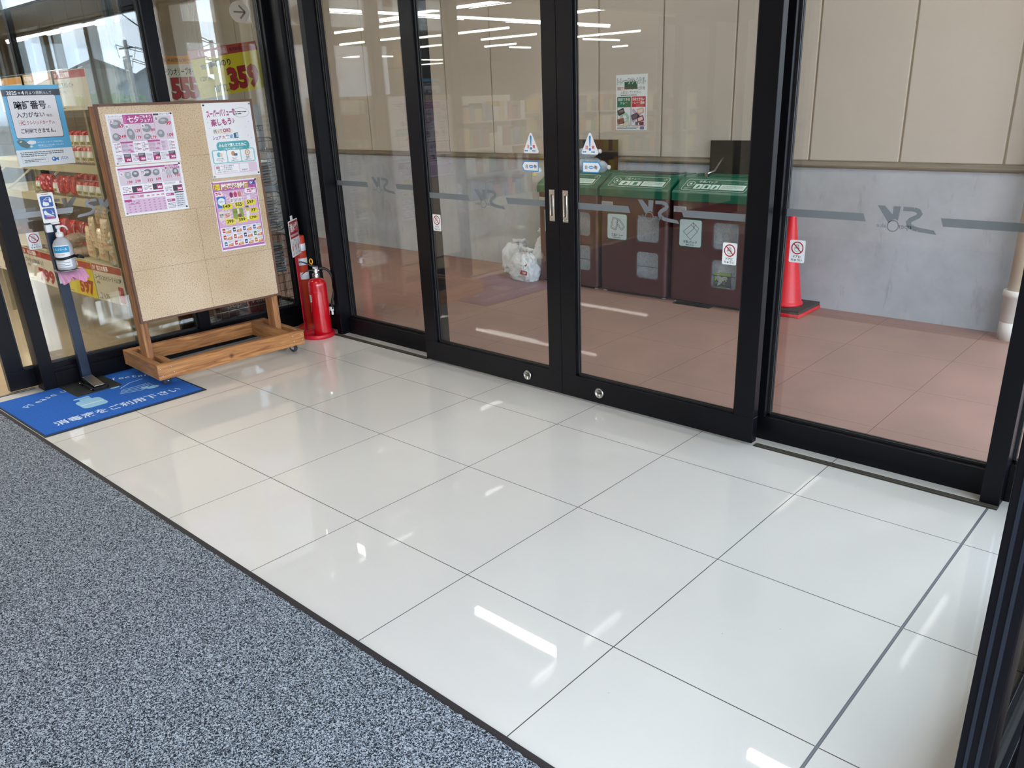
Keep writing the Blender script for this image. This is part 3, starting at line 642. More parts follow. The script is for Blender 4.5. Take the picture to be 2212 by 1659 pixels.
t = thing('floor_mat', 'blue disinfectant mat with pale lettering lying under the sanitizer stand', 'mat', (-0.49, -1.22, 0))
b = MB(); b.M = Matrix.Translation((0.49, 1.22, 0)); b.box(-0.865, -0.105, -1.645, -0.795, 0.0060, 0.0080) if False else b.box(-0.865, -0.108, -1.650, -0.795, 0.0003, 0.0050); b.build('rubber_border', mat('mat_rubber', '#1b2230', 0.8), t, bevel=0.0015)
b = MB(); b.M = Matrix.Translation((0.49, 1.22, 0)); rnd = random.Random(5); P = []
for i in range(60): P.append((-0.128 + rnd.uniform(-.0015, .0015), -1.640 + 0.826 * i / 59))
b.prism(P + [(-0.858, -0.802), (-0.858, -1.645)], 0.0051, 0.0085)
b.build('pile', mat('mat_blue_pile', '#1560ba', 0.95, var=0.14, scale=120, bump=0.8, bscale=500, sheen=0.2), t)
s = Sheet(0.82, 0.72, None)
WM = '#c9dcec'; LBm = '#8fc0dc'
s.text('消毒液をご利用下さい', 0.085, 0.075, 0.078, WM, 0, w=0.665, bold=0.015)
# arc line "Please use disinfectant"
body = 'Please use disinfectant'; 
for k, ch in enumerate(body):
    if ch == ' ': continue
    a = k / (len(body) - 1); s.text(ch, 0.09 + 0.67 * a, 0.50 + 0.125 * math.sin(math.pi * min(1, a * 1.02)) + (-0.012 if ch in 'p' else 0), 0.045 if ch in 'Plftbdhi' else 0.033, WM, 0, rot=R(28 - 56 * a))
s.b.M = Matrix.Translation((0.275, 0.215, 0))          # pump bottle drawing
s.b.ink = None
s.poly(s._rr(0, 0, 0.13, 0.155, 0.03), LBm, 0); s.poly(s._rr(0.035, 0.15, 0.06, 0.035, 0.008), LBm, 0); s.poly(s._rr(0.015, 0.19, 0.085, 0.022, 0.008), LBm, 0); s.rect(0.005, 0.065, 0.12, 0.014, '#c8d6da', 1)
s.b.M = Matrix.Translation((0.50, 0.30, 0))
for k in range(4): s.line([(0.0 + 0.01 * k, 0.01 + 0.018 * k), (0.10, -0.03 + 0.03 * k), (0.19, 0.0 + 0.022 * k)], 0.006, '#a9cde6', 0)
s.line([(0.04, 0.10), (0.12, 0.16), (0.20, 0.17)], 0.006, '#a9cde6', 0); s.ell(0.17, -0.03, 0.035, 0.024, LBm, 1); s.ell(0.135, 0.0, 0.022, 0.018, LBm, 1); s.ell(0.03, 0.15, 0.026, 0.018, LBm, 1)
s.b.M = Matrix()
s.build('lettering', (-0.128 + 0.49, -1.640 + 1.22, 0.0087), (0, 1, 0), (-1, 0, 0), t, mat_ink('mat_print', 0.95))

# ================================================================== SANITIZER STAND
t = thing('sanitizer_stand', 'dark blue foot-pedal sanitizer stand on black base over the blue mat', 'stand', (-0.80, -1.19, 0.0086))
O = Matrix.Translation((0.80, 1.19, -0.0086)); 
b = MB(); b.M = O; b.box(-0.862, -0.585, -1.315, -1.065, 0.0086, 0.0126); b.build('base_plate', mat('base_black_steel', '#131313', 0.6, bump=0.2), t, bevel=0.001)
NAVY = mat('pole_navy', '#1d2b3f', 0.35, 0.2)
b = MB(); b.M = O; b.box(-0.838, -0.800, -1.192, -1.142, 0.0126, 0.93); b.build('pole', NAVY, t, bevel=0.002)
b = MB(); b.M = O; b.box(-0.800, -0.775, -1.200, -1.130, 0.0127, 0.035); b.box(-0.80, -0.60, -1.222, -1.214, 0.0127, 0.030); b.box(-0.80, -0.60, -1.140, -1.132, 0.0127, 0.026); b.box(-0.612, -0.600, -1.222, -1.132, 0.0127, 0.026); b.build('pedal_frame', BLACKP, t, bevel=0.001)
b = MB(); b.M = O; b.prism_x([(-1.205, 0), (-1.148, 0), (-1.148, 0.003), (-1.205, 0.003)], 0, 0.165); pd = MB(); pd.box(0, 0.165, -0.028, 0.028, 0, 0.003)
pd = pd.build('pedal', STEEL, t, bevel=0.001); pd.location = (-0.775 + 0.80, -1.177 + 1.19, 0.047); pd.rotation_euler = (0, R(8), 0)
for r_, bx, by, bz in ((0.005, -0.775, -1.2225, 0.024), (0.004, -0.615, -1.2225, 0.022)):
    b = MB(); b.M = O; b.lathe([(r_, 0), (r_, -0.005)], 12, (bx, by, bz), 'Y'); b.build('bolt', CHROME, t)
b = MB(); b.M = O; b.box(-0.7995, -0.698, -1.205, -1.100, 0.6765, 0.680); b.box(-0.7995, -0.796, -1.19, -1.145, 0.60, 0.68); b.build('bottle_shelf', STEEL, t, bevel=0.001)
b = MB(); b.M = O; b.box(-0.799, -0.775, -1.20, -1.165, 0.885, 0.925); b.box(-0.797, -0.768, -1.165, -1.125, 0.925, 0.934); b.build('press_head', WHITEP, t, bevel=0.003)
s = Sheet(0.078, 0.158, '#f0f0ec', 0.003, r=0.006); BL = '#3c62a8'
for zz in (0.083, 0.019): s.rect(0.009, zz, 0.060, 0.058, BL, 1, r=0.008)
s.small(0.02, 0.148, 0.038, 0.004, 1, '#555', 1, 0.7, 2)
s.poly([(0.018, 0.092), (0.030, 0.088), (0.048, 0.092), (0.048, 0.106), (0.030, 0.110), (0.026, 0.116), (0.022, 0.112), (0.018, 0.104)], '#e8ecf0', 2)
for k in range(5): s.line([(0.036, 0.128), (0.020 + 0.007 * k, 0.116)], 0.001, '#e8ecf0', 2)
s.rect(0.051, 0.106, 0.012, 0.020, '#e8ecf0', 2, r=0.003); s.rect(0.055, 0.126, 0.004, 0.007, '#e8ecf0', 2); s.line([(0.057, 0.133), (0.037, 0.131)], 0.0015, '#e8ecf0', 2)
s.poly([(0.012, 0.062), (0.024, 0.066), (0.030, 0.054), (0.050, 0.040), (0.058, 0.037), (0.058, 0.033), (0.018, 0.042), (0.014, 0.046)], '#e8ecf0', 2)
s.line([(0.020, 0.036), (0.062, 0.031)], 0.0015, '#e8ecf0', 2); s.line([(0.054, 0.066), (0.057, 0.044)], 0.0022, '#e8ecf0', 2); s.poly([(0.050, 0.050), (0.062, 0.050), (0.057, 0.041)], '#e8ecf0', 2)
s.rect(0.016, 0.021, 0.046, 0.009, '#c05a86', 2); s.small(0.018, 0.022, 0.042, 0.007, 1, '#7a3f86', 3, 0.6, 4)
s.build('instruction_sign', (-0.797 + 0.80, -1.197 + 1.19, 0.9335 - 0.0086), (0.03, 1, 0), (0, 0, 1), t)

t = thing('sanitizer_bottle', 'translucent white pump bottle with blue label strapped to the stand', 'bottle', (-0.746, -1.150, 0.6812))
b = MB(); b.lathe([(0.0, 0.0), (0.040, 0.0), (0.047, 0.005), (0.049, 0.02), (0.049, 0.12), (0.046, 0.138), (0.036, 0.158), (0.020, 0.172), (0.015, 0.176), (0.015, 0.184)], 32); b.build('bottle_body', mat('hdpe_translucent', '#c9ccd2', 0.35, var=0.02, trans=0.15), t)
b = MB(); b.lathe([(0.0, 0.178), (0.0185, 0.178), (0.0195, 0.182), (0.0195, 0.198), (0.015, 0.203), (0.0075, 0.205), (0.0075, 0.222), (0.012, 0.224), (0.012, 0.238), (0.0, 0.240)], 24); b.tube([(0.0, 0.0, 0.232), (0.012, 0.022, 0.235), (0.016, 0.034, 0.228), (0.018, 0.040, 0.212)], [0.006, 0.0052, 0.0045, 0.004], 10); b.build('pump', WHITEP, t)
s = MB(); n_ = 16
def cyl_label(mb, r, a0, a1, z0, z1, col, n=14):
    vs = []; 
    for i in range(n + 1):
        a = a0 + (a1 - a0) * i / n; vs += [(r * math.cos(a), r * math.sin(a), z0), (r * math.cos(a), r * math.sin(a), z1)]
    mb.add(vs, [(2 * i, 2 * i + 2, 2 * i + 3, 2 * i + 1) for i in range(n)], col=col, smooth=True)
def cyl_text(mb, body, r, ac, zc, h, col, maxang=None, bold=0.0):
    vs, fs, x0, x1, y0, y1 = text_geo(body, bold); k = h / (y1 - y0); kx = k
    if maxang and (x1 - x0) * k > maxang * r: kx = maxang * r / (x1 - x0)
    mb.add([(r * math.cos(ac + ((vx - (x0 + x1) / 2) * kx) / r), r * math.sin(ac + ((vx - (x0 + x1) / 2) * kx) / r), zc + (vy - y0) * k) for vx, vy in vs], fs, col=col)
A0 = R(-32)
cyl_label(s, 0.0494, A0 - 0.85, A0 + 0.85, 0.018, 0.138, '#eef1f4'); cyl_label(s, 0.0496, A0 - 0.85, A0 + 0.85, 0.098, 0.132, '#2796c4')
cyl_text(s, 'エコラール', 0.0498, A0, 0.110, 0.012, '#f4f8fb', 1.3, 0.02); cyl_text(s, '手指消毒用', 0.0498, A0 - 0.1, 0.084, 0.007, '#c04050', 1.0)
for k in range(6): cyl_label(s, 0.0497, A0 - 0.75, A0 + (0.1 if k % 2 else 0.65), 0.026 + 0.0085 * k, 0.029 + 0.0085 * k, '#7a8088')
s.build('label', INK, t)
b = MB(); pts = [(0.0505 * math.cos(R(a)), 0.0505 * math.sin(R(a)), 0.068 + 0.004 * math.sin(R(a * 2))) for a in range(0, 360, 12)]
for dz in (-0.004, 0.0, 0.004): b.tube([(x, y, z + dz) for x, y, z in pts], 0.0035, 6, closed=True)
b.tube([(0.03, 0.042, 0.068), (0.045, 0.055, 0.075), (0.055, 0.070, 0.066), (0.045, 0.078, 0.056), (0.036, 0.064, 0.060), (0.034, 0.052, 0.066)], 0.0055, 8); b.tube([(0.03, 0.045, 0.07), (0.046, 0.050, 0.062), (0.05, 0.062, 0.074)], 0.006, 8)
b.build('strap', BLACKP, t)
# folded pink cloth under the bottle
def cloth_fold(seed, w, d, h):
    b = MB(); nx, ny = 16, 22; vs = []
    for i in range(nx + 1):
        for j in range(ny + 1):
            u, v = i / nx, j / ny; x = (u - 0.5) * d; y = (v - 0.5) * w
            z = 0.004 * math.sin(v * 26 + u * 4) * (0.3 + u) - max(0, u - 0.45) ** 1.3 * h * (1.2 + 0.35 * math.sin(v * 9 + seed)); x -= max(0, u - 0.6) * 0.03 * math.sin(v * 20 + seed)
            vs.append((x, y, z))
    b.add(vs, [(i * (ny + 1) + j, (i + 1) * (ny + 1) + j, (i + 1) * (ny + 1) + j + 1, i * (ny + 1) + j + 1) for i in range(nx) for j in range(ny)], smooth=True)
    return b
pink = mat('pink_stripe_cloth', '#dd9fc0', 0.9, var=0.22, scale=5, stretch=(1, 60, 1), bump=0.2)
t = tag(cloth_fold(1.0, 0.14, 0.12, 0.085).build('cleaning_cloth', pink, None, solid=0.004), 'pink striped cloth folded over the shelf under the pump bottle', 'cloth')
t.location = (-0.742, -1.137, 0.674)
cb = MB(); cb.box(-0.02, 0.02, -0.06, 0.06, -0.008, 0.0)
c2 = cloth_fold(2.4, 0.10, 0.075, 0.05).build('lower_fold', pink, t, solid=0.004); c2.location = (0.012, -0.01, -0.016)

# ================================================================== NOTICE BOARD
AN = R(-2.8)
t = thing('notice_board', 'wheeled wooden notice board with particle board panel before the shop window', 'notice board', (0, 0, 0), AN)
# local frame: x = normal (toward the room), y = along the board
b = MB(); b.box(-0.459, -0.441, -0.935, -0.080, 0.368, 1.512); b.build('panel', mat_particle(), t)
b = MB(); seamc = mat('seam_dark', '#8b6f4e', 0.9)
for z in (0.650, 0.948): b.box(-0.4410, -0.4407, -0.935 if z < 0.9 else -0.93, -0.08, z, z + 0.0014)
b.box(-0.4410, -0.4407, -0.50, -0.08, 1.236, 1.2374); b.box(-0.4410, -0.4407, -0.5135, -0.512, 0.368, 0.945); b.build('seam', seamc, t)
brown = mat('brown_edge_band', '#6a4a3c', 0.55); b = MB(); e = 0.013
b.box(-0.463, -0.437, -0.948, -0.935, 0.355, 1.525); b.box(-0.463, -0.437, -0.080, -0.067, 0.355, 1.525); b.box(-0.463, -0.437, -0.935, -0.080, 0.355, 0.368); b.box(-0.463, -0.437, -0.935, -0.080, 1.512, 1.525); b.build('edge_trim', brown, t, bevel=0.002)
WV = mat_wood('pine_upright', '#7d4f2c', '#b98355', 2); WH = mat_wood('pine_beam', '#85502a', '#c48b52', 1); WX = mat_wood('pine_cross', '#8a5d38', '#b98759', 0); WD = mat_wood('pine_dark', '#5d3b22', '#8a5d3a', 2)
for y0 in (-0.945, -0.118):
    b = MB(); b.box(-0.552, -0.464, y0, y0 + 0.040, 0.062, 1.515 if y0 < -0.5 else 1.50); b.build('upright', WV, t, bevel=0.002)
b = MB(); b.box(-0.525, -0.464, -0.905, -0.118, 1.40, 1.46); b.build('cross_rail', WH, t, bevel=0.002)
for n0, n1 in ((-0.291, -0.253), (-0.755, -0.717)):
    b = MB(); b.box(n0, n1, -0.978, -0.045, 0.062, 0.151); bm_ = b.build('base_beam', WH, t, bevel=0.002)
    if n0 > -0.5:
        for yy, zz in ((-0.962, 0.125), (-0.955, 0.085), (-0.898, 0.130), (-0.888, 0.095), (-0.125, 0.125), (-0.118, 0.09), (-0.062, 0.125), (-0.058, 0.09)):
            q = MB(); q.lathe([(0.0038, 0), (0.003, 0.0012), (0, 0.0016)], 10, (-0.253, yy, zz), 'X'); q.build('nail', CHROME, bm_)
for y0, y1 in ((-0.978, -0.940), (-0.905 + 0.0, -0.870), (-0.160, -0.122), (-0.076, -0.045)):
    b = MB(); b.box(-0.7168, -0.2912, y0, y1, 0.063, 0.150); b.build('cross_member', WX, t, bevel=0.002)
for n0, y0, a in ((-0.345, -0.915, 20), (-0.345, -0.090, -60), (-0.700, -0.915, 10), (-0.70, -0.09, 40)):
    cz = MB(); cz.box(-0.022, 0.022, -0.022, 0.022, 0.0575, 0.0615); cz.prism_x([(-0.016, 0.058), (0.004, 0.018), (0.020, 0.018), (0.020, 0.058)], -0.0145, -0.0125); cz.prism_x([(-0.016, 0.058), (0.004, 0.018), (0.020, 0.018), (0.020, 0.058)], 0.0125, 0.0145); cz.lathe([(0.004, -0.017), (0.004, 0.017)], 10, (0, 0.011, 0.0255), 'X')
    ca = cz.build('caster', CHROME, t, bevel=0.0006); ca.location = (n0, y0, 0); ca.rotation_euler = (0, 0, R(a))
    w = MB(); w.lathe([(0, -0.010), (0.021, -0.010), (0.0255, -0.006), (0.0255, 0.006), (0.021, 0.010), (0, 0.010)], 24, (0, 0.011, 0.0256), 'X'); w.build('wheel', mat('caster_rubber', '#33363c', 0.6), ca)

def pins(s_, o, pts):
    for i, (x, y) in enumerate(pts):
        b = MB(); b.lathe([(0.0, 0.0006), (0.0048, 0.0006), (0.0045, 0.003), (0.0018, 0.004), (0.0018, 0.007), (0.0035, 0.009), (0, 0.0095)], 12, (x, y, 0)); b.build('thumb_tack', BLACKP if i % 3 else CHROME, o)
def board_sheet(s, name, u, z, label, cat='flyer', mat_=None, group=None):
    ca, sa = math.cos(AN), math.sin(AN); P = (-0.4395 * ca - u * sa, -0.4395 * sa + u * ca, z)
    o = s.build(name, P, (-sa, ca, 0), (0, 0, 1), None, mat_ or INK); tag(o, label, cat, group); return o
MG = '#b04a88'; PK = '#d9cad6'; GYc = '#8f9298'; RD = '#b5264f'
def price(s, x, y, h, v, col=RD, L=4, **k): s.text(v, x, y, h, col, L, bold=0.03, anchor='r', shear=0.12, **k)
# flyer 1: weekday bargains
w, h = 0.356, 0.258; s = Sheet(w, h, '#eeedf2')
s.rect(0.010, 0.118, 0.073, 0.118, PK, 1); s.rect(0.085, 0.118, 0.082, 0.086, PK, 1); s.rect(0.169, 0.118, 0.076, 0.086, PK, 1); s.rect(0.247, 0.122, 0.094, 0.118, PK, 1)
s.rect(0.085, 0.206, 0.160, 0.046, MG, 1); s.rect(0.088, 0.208, 0.014, 0.042, '#c46aa5', 2); s.text('七夕', 0.108, 0.211, 0.034, '#fbf4fa', 3, w=0.062, bold=0.02); s.text('ごちそう', 0.174, 0.231, 0.017, '#fbf4fa', 3, w=0.060, bold=0.02); s.text('フェア！', 0.174, 0.210, 0.017, '#fbf4fa', 3, w=0.062, bold=0.02)
s.text('スーパーバリュー', 0.012, 0.240, 0.010, '#333', 3, w=0.070, bold=0.01); s.rect(0.247, 0.243, 0.030, 0.009, '#444', 2); s.text('7/1〜7/7', 0.283, 0.243, 0.010, '#333', 3, w=0.055)
for (x, y, ww, hh) in ((0.014, 0.186, 0.060, 0.042), (0.014, 0.124, 0.040, 0.040), (0.092, 0.124, 0.040, 0.060), (0.176, 0.160, 0.050, 0.040), (0.176, 0.122, 0.040, 0.030), (0.268, 0.196, 0.060, 0.034), (0.252, 0.128, 0.040, 0.042)):
    s.ell(x + ww / 2, y + hh / 2, ww / 2, hh / 2, GYc, 2, 14, 0.2); s.ell(x + ww * 0.45, y + hh * 0.6, ww / 4, hh / 5, '#b9bcc2', 3, 10)
for ch, x, y in (('火', 0.016, 0.214), ('水', 0.090, 0.184), ('木', 0.174, 0.184), ('金', 0.252, 0.219)): s.ell(x + 0.008, y + 0.008, 0.011, 0.011, '#eee7f0', 4, 14); s.text(ch, x, y, 0.016, '#222', 5, bold=0.01)
for v, x, y, hh in (('69', 0.080, 0.188, 0.020), ('249', 0.082, 0.134, 0.019), ('129', 0.162, 0.162, 0.016), ('179', 0.162, 0.128, 0.016), ('89', 0.241, 0.162, 0.016), ('279', 0.242, 0.124, 0.016), ('99', 0.336, 0.190, 0.022), ('109', 0.338, 0.130, 0.019)): s.text(v, x, y, hh, '#f4eef4', 4, bold=0.08, anchor='r', shear=0.1); price(s, x, y, hh, v, RD, 5)
for i, x in enumerate((0.012, 0.048, 0.115, 0.155, 0.192, 0.262, 0.302)):
    ww = (0.034, 0.065, 0.038, 0.035, 0.068, 0.038, 0.036)[i]; s.rect(x, 0.060, ww, 0.056, '#f1eef4' if i in (0, 2, 3, 6) else '#dcc3d9', 2); s.small(x + 0.003, 0.064, ww * 0.5, 0.046, 7, '#8f8b98', 3, 0.4, i)
s.rect(0.048, 0.110, 0.065, 0.008, MG, 3); s.rect(0.192, 0.110, 0.068, 0.008, MG, 3)
for v, x, y in (('139', 0.045, 0.104), ('333', 0.045, 0.090), ('399', 0.045, 0.066), ('790', 0.108, 0.092), ('799', 0.151, 0.098), ('499', 0.151, 0.072), ('333', 0.188, 0.094), ('999', 0.188, 0.070), ('790', 0.257, 0.094), ('799', 0.336, 0.096), ('279', 0.336, 0.080), ('333', 0.336, 0.066)): price(s, x, y, 0.009, v, '#b02a5e', 4)
for x, y in ((0.090, 0.070), (0.100, 0.062), (0.240, 0.070), (0.030, 0.030), (0.120, 0.036), (0.128, 0.022), (0.215, 0.040), (0.290, 0.030)): s.poly([(x + 0.011 * math.cos(R(a)), y + 0.010 * math.sin(R(a))) for a in range(0, 181, 20)], '#c47fa9', 4)
for i, (x, v) in enumerate(((0.052, '250'), (0.128, '200'), (0.208, '350'), (0.294, '300'))):
    s.rect(x, 0.014, 0.038, 0.042, '#4a4552', 3); s.rect(x, 0.014, 0.038, 0.024, '#a82468', 4); s.small(x + 0.003, 0.042, 0.03, 0.012, 3, '#c9b9c9', 5, 0.5, i); s.text(v, x + 0.034, 0.020, 0.012, '#fff', 5, anchor='r', bold=0.03)
s.small(0.014, 0.016, 0.030, 0.038, 6, '#9a94a4', 2, 0.4, 9); s.small(0.096, 0.016, 0.028, 0.038, 6, '#9a94a4', 2, 0.4, 10); s.small(0.172, 0.016, 0.030, 0.038, 6, '#9a94a4', 2, 0.4, 11); s.small(0.252, 0.016, 0.036, 0.038, 6, '#9a94a4', 2, 0.4, 12)
for x in (0.084, 0.168, 0.246): s.line([(x, 0.118), (x, 0.205)], 0.0012, '#8f2a68', 3)
s.line([(0.010, 0.117), (0.342, 0.120)], 0.001, '#8f2a68', 3); s.small(0.012, 0.006, 0.32, 0.005, 2, '#aaa6b0', 2, 0.4, 13)
f1 = board_sheet(s, 'sale_flyer', -0.905, 1.2155, 'pink and white sale flyer with festival headline, upper left of the board', group=None); pins(s, f1, [(0.012, 0.010), (0.344, 0.250)])
# flyer 2: weekend bargains
s = Sheet(w, h, '#eeedf2'); s.rect(0.008, 0.238, 0.330, 0.009, MG, 1); s.text('厳選お買得', 0.262, 0.238, 0.008, '#f6e8f2', 3, w=0.05)
s.rect(0.008, 0.158, 0.112, 0.078, PK, 1); s.rect(0.123, 0.158, 0.110, 0.078, PK, 1); s.rect(0.236, 0.158, 0.108, 0.078, PK, 1)
for (x, y, ww, hh, c) in ((0.040, 0.190, 0.034, 0.038, '#a9adb2'), (0.078, 0.196, 0.038, 0.034, '#777a80'), (0.135, 0.196, 0.050, 0.036, '#6b6d74'), (0.190, 0.196, 0.038, 0.034, '#85888e'), (0.262, 0.190, 0.03, 0.034, '#b4b7bd'), (0.300, 0.186, 0.034, 0.042, '#74777c')):
    s.ell(x + ww / 2, y + hh / 2, ww / 2, hh / 2, c, 2, 14, 0.3); s.ell(x + ww * 0.5, y + hh * 0.6, ww / 4, hh / 5, '#c6c8cd', 3, 10)
for k in range(4): s.line([(0.040, 0.228 - 0.010 * k), (0.056, 0.224 - 0.010 * k), (0.074, 0.228 - 0.010 * k)], 0.002, '#83868c', 3)
for ch, x, y in (('土', 0.016, 0.208), ('日', 0.130, 0.208), ('月', 0.242, 0.210)): s.ell(x + 0.008, y + 0.008, 0.012, 0.012, '#eee4ee', 4, 16); s.text(ch, x, y, 0.016, '#222', 5, bold=0.01)
s.rect(0.262, 0.226, 0.080, 0.009, '#8f2a68', 3); s.text('満腹お買得市', 0.268, 0.227, 0.007, '#fff', 4, w=0.07)
for v, x, y in (('199', 0.072, 0.166), ('299', 0.116, 0.168), ('333', 0.182, 0.168), ('699', 0.229, 0.170), ('111', 0.288, 0.178), ('100', 0.338, 0.180)): s.text(v, x, y, 0.015, '#f4eef4', 4, bold=0.08, anchor='r', shear=0.1); price(s, x, y, 0.015, v, RD, 5)
for i, (x, v) in enumerate(((0.064, '300'), (0.176, '380'), (0.286, '368'))):
    yy = (0.118, 0.122, 0.104)[i]; s.rect(x, yy, 0.054, 0.032, '#3f3c48', 3); s.rect(x + 0.022, yy, 0.032, 0.026, '#a82468', 4); s.text(v, x + 0.050, yy + 0.006, 0.013, '#fff', 5, anchor='r', bold=0.03)
for i, (x, y, ww, hh) in enumerate(((0.010, 0.118, 0.050, 0.036), (0.125, 0.122, 0.048, 0.032), (0.238, 0.140, 0.104, 0.018), (0.238, 0.104, 0.044, 0.032))): s.rect(x, y, ww, hh, '#f3f1f5', 2); s.small(x + 0.004, y + 0.003, ww * 0.6, hh - 0.006, 4, '#7f7b88', 3, 0.4, i); price(s, x + ww - 0.003, y + hh * 0.55, 0.007, ('450', '480', '100', '255')[i], '#a82458', 4); price(s, x + ww - 0.003, y + 0.003, 0.007, ('398', '480', '258', '199')[i], '#a82458', 4)
s.rect(0.010, 0.108, 0.222, 0.007, MG, 2); s.rect(0.010, 0.086, 0.110, 0.020, '#e2cfe0', 2); s.rect(0.122, 0.088, 0.110, 0.018, '#f0edf3', 2); price(s, 0.066, 0.089, 0.012, '390', RD, 4); price(s, 0.116, 0.089, 0.012, '1,500', RD, 4)
for k in range(4): price(s, 0.148 + 0.027 * k, 0.090, 0.008, ('398', '399', '398', '398')[k], '#a82458', 4)
s.rect(0.010, 0.010, 0.224, 0.072, '#dbbbd6', 2); s.rect(0.010, 0.072, 0.040, 0.012, MG, 3)
for i in range(5):
    for j in range(8): price(s, 0.036 + 0.0275 * j, 0.014 + 0.0135 * i, 0.0052, ('399', '198', '277', '333', '148', '98', '279', '179')[(i * 3 + j) % 8], '#9c3f78', 4)
for x, y in ((0.048, 0.056), (0.076, 0.058), (0.240, 0.0), ): s.poly([(x + 0.011 * math.cos(R(a)), y + 0.009 * math.sin(R(a))) for a in range(0, 181, 20)], '#c47fa9', 5) if y else None
for yy in (0.082, 0.050): s.rect(0.242, yy, 0.044, 0.014, MG, 3); s.small(0.245, yy + 0.003, 0.036, 0.008, 1, '#f4e4f0', 4, 0.7, 3)
s.small(0.242, 0.014, 0.044, 0.030, 4, '#77727e', 3, 0.4, 5); s.rect(0.290, 0.012, 0.052, 0.088, '#d9dde4', 2); s.rect(0.290, 0.094, 0.052, 0.006, '#222', 3); s.small(0.294, 0.020, 0.044, 0.070, 6, '#555a62', 3, 0.28, 6)
f2 = board_sheet(s, 'sale_flyer', -0.909, 0.9530, 'pink and white sale flyer with weekend grid, lower left of the board'); pins(s, f2, [(0.012, 0.012), (0.344, 0.250), (0.344, 0.014)])
# flyer 3: photo manners (the bear drawings and the square code are left out)
w, h = 0.297, 0.408; s = Sheet(w, h, '#f0eff2'); TE = '#4ba6ac'
s.text('スーパーバリューを', 0.022, 0.330, 0.040, '#a8407c', 2, w=0.175, bold=0.045, rot=R(3)); s.text('楽しもう♪', 0.040, 0.282, 0.040, '#a8407c', 2, w=0.145, bold=0.045, rot=R(3))
s.rect(0.042, 0.240, 0.120, 0.030, '#e7dcd2', 1, r=0.014); s.text('撮って', 0.048, 0.245, 0.020, '#2b2b33', 2, w=0.052, bold=0.01, rot=R(3)); s.text('OK!', 0.104, 0.248, 0.021, '#a8407c', 2, w=0.046, bold=0.04, rot=R(3))
s.text('シェア', 0.036, 0.210, 0.020, '#7a4a9a', 2, w=0.052, bold=0.03, rot=R(2)); s.text('大', 0.092, 0.212, 0.021, '#c07038', 2, bold=0.03); s.text('歓迎！', 0.116, 0.214, 0.021, '#2f7fb8', 2, w=0.054, bold=0.03)
s.rect(0.166, 0.214, 0.014, 0.028, '#39516b', 2, r=0.003); s.rect(0.178, 0.214, 0.016, 0.030, '#39516b', 2, r=0.003); s.rect(0.180, 0.218, 0.012, 0.022, '#a9d3e6', 3)
s.ell(0.232, 0.352, 0.050, 0.026, '#3a3a44', 1, 28); s.ell(0.232, 0.352, 0.0488, 0.0248, '#f4f3f5', 2, 28); s.small(0.196, 0.340, 0.07, 0.022, 2, '#4a4a54', 3, 0.5, 8)
for i in range(22):
    q = random.Random(40 + i); x, y = q.uniform(0.01, 0.28), q.uniform(0.20, 0.38); cc = q.choice(['#9fcfd6', '#e6d0a4', '#dfb3cf', '#8fb9de']); s.poly([(x, y + 0.005), (x + 0.0014, y + 0.0014), (x + 0.005, y), (x + 0.0014, y - 0.0014), (x, y - 0.005), (x - 0.0014, y - 0.0014), (x - 0.005, y), (x - 0.0014, y + 0.0014)], cc, 1)
s.rect(0.050, 0.148, 0.205, 0.050, TE, 2, r=0.022); s.text('みんなで楽しむために', 0.150, 0.168, 0.021, '#fff', 3, w=0.170, bold=0.02, anchor='c'); s.text('ご協力をお願いします', 0.150, 0.152, 0.011, '#fff', 3, w=0.118, anchor='c')
s.rect(0.014, 0.054 + 0.03, 0.268, 0.072 + 0.0, TE, 1, r=0.014) if False else s.rect(0.014, 0.078, 0.268, 0.078, '#8fc8cb', 1, r=0.014)
for k, lines in enumerate((('他のお客様が', '写らないように', 'してね'), ('スタッフの', '撮影は', 'ご遠慮ください'), ('長時間の', '撮影は', 'ご配慮ください'))):
    x = 0.022 + 0.086 * k; s.rect(x, 0.084, 0.080, 0.066, '#f4f4f6', 2, r=0.007)
    for q, tx in enumerate(lines): s.text(tx, x + 0.040, 0.1035 - 0.0078 * q, 0.0066, '#26262e', 3, anchor='c', maxw=0.07, bold=0.01)
s.ell(0.056, 0.128, 0.012, 0.014, '#4db6c6', 3, 18); s.ell(0.069, 0.126, 0.009, 0.012, '#f0c9ae', 4, 16); s.ell(0.144, 0.130, 0.012, 0.014, '#c78f5e', 3, 16); s.rect(0.148, 0.116, 0.022, 0.014, '#3a5d86', 4, r=0.002); s.ell(0.234, 0.130, 0.016, 0.016, '#b08050', 3, 22); s.ell(0.234, 0.130, 0.0125, 0.0125, '#f1e2c8', 4, 22); s.line([(0.234, 0.139), (0.234, 0.130), (0.240, 0.128)], 0.0015, '#5a3a20', 5)
s.rect(0.014, 0.020, 0.270, 0.054, '#e8cfe0', 1, r=0.008); s.rect(0.020, 0.024, 0.148, 0.046, '#f4f2f6', 2, r=0.006)
s.rect(0.026, 0.050, 0.022, 0.015, '#c4858a', 3, r=0.002); s.text('お仕事での撮影を', 0.054, 0.060, 0.0078, '#26262e', 3, w=0.082); s.text('ご希望の方は', 0.064, 0.050, 0.0078, '#26262e', 3, w=0.060); s.text('HP', 0.034, 0.038, 0.010, '#3aa0a8', 3, bold=0.04); s.text('からお気軽に', 0.056, 0.039, 0.008, '#26262e', 3, w=0.072); s.text('お問い合わせください♪', 0.030, 0.028, 0.0078, '#26262e', 3, w=0.124)
s.rect(0.174, 0.026, 0.056, 0.044, '#f4f2f6', 2, r=0.005); s.small(0.182, 0.030, 0.040, 0.009, 2, '#5c5c66', 3, 0.5, 2)
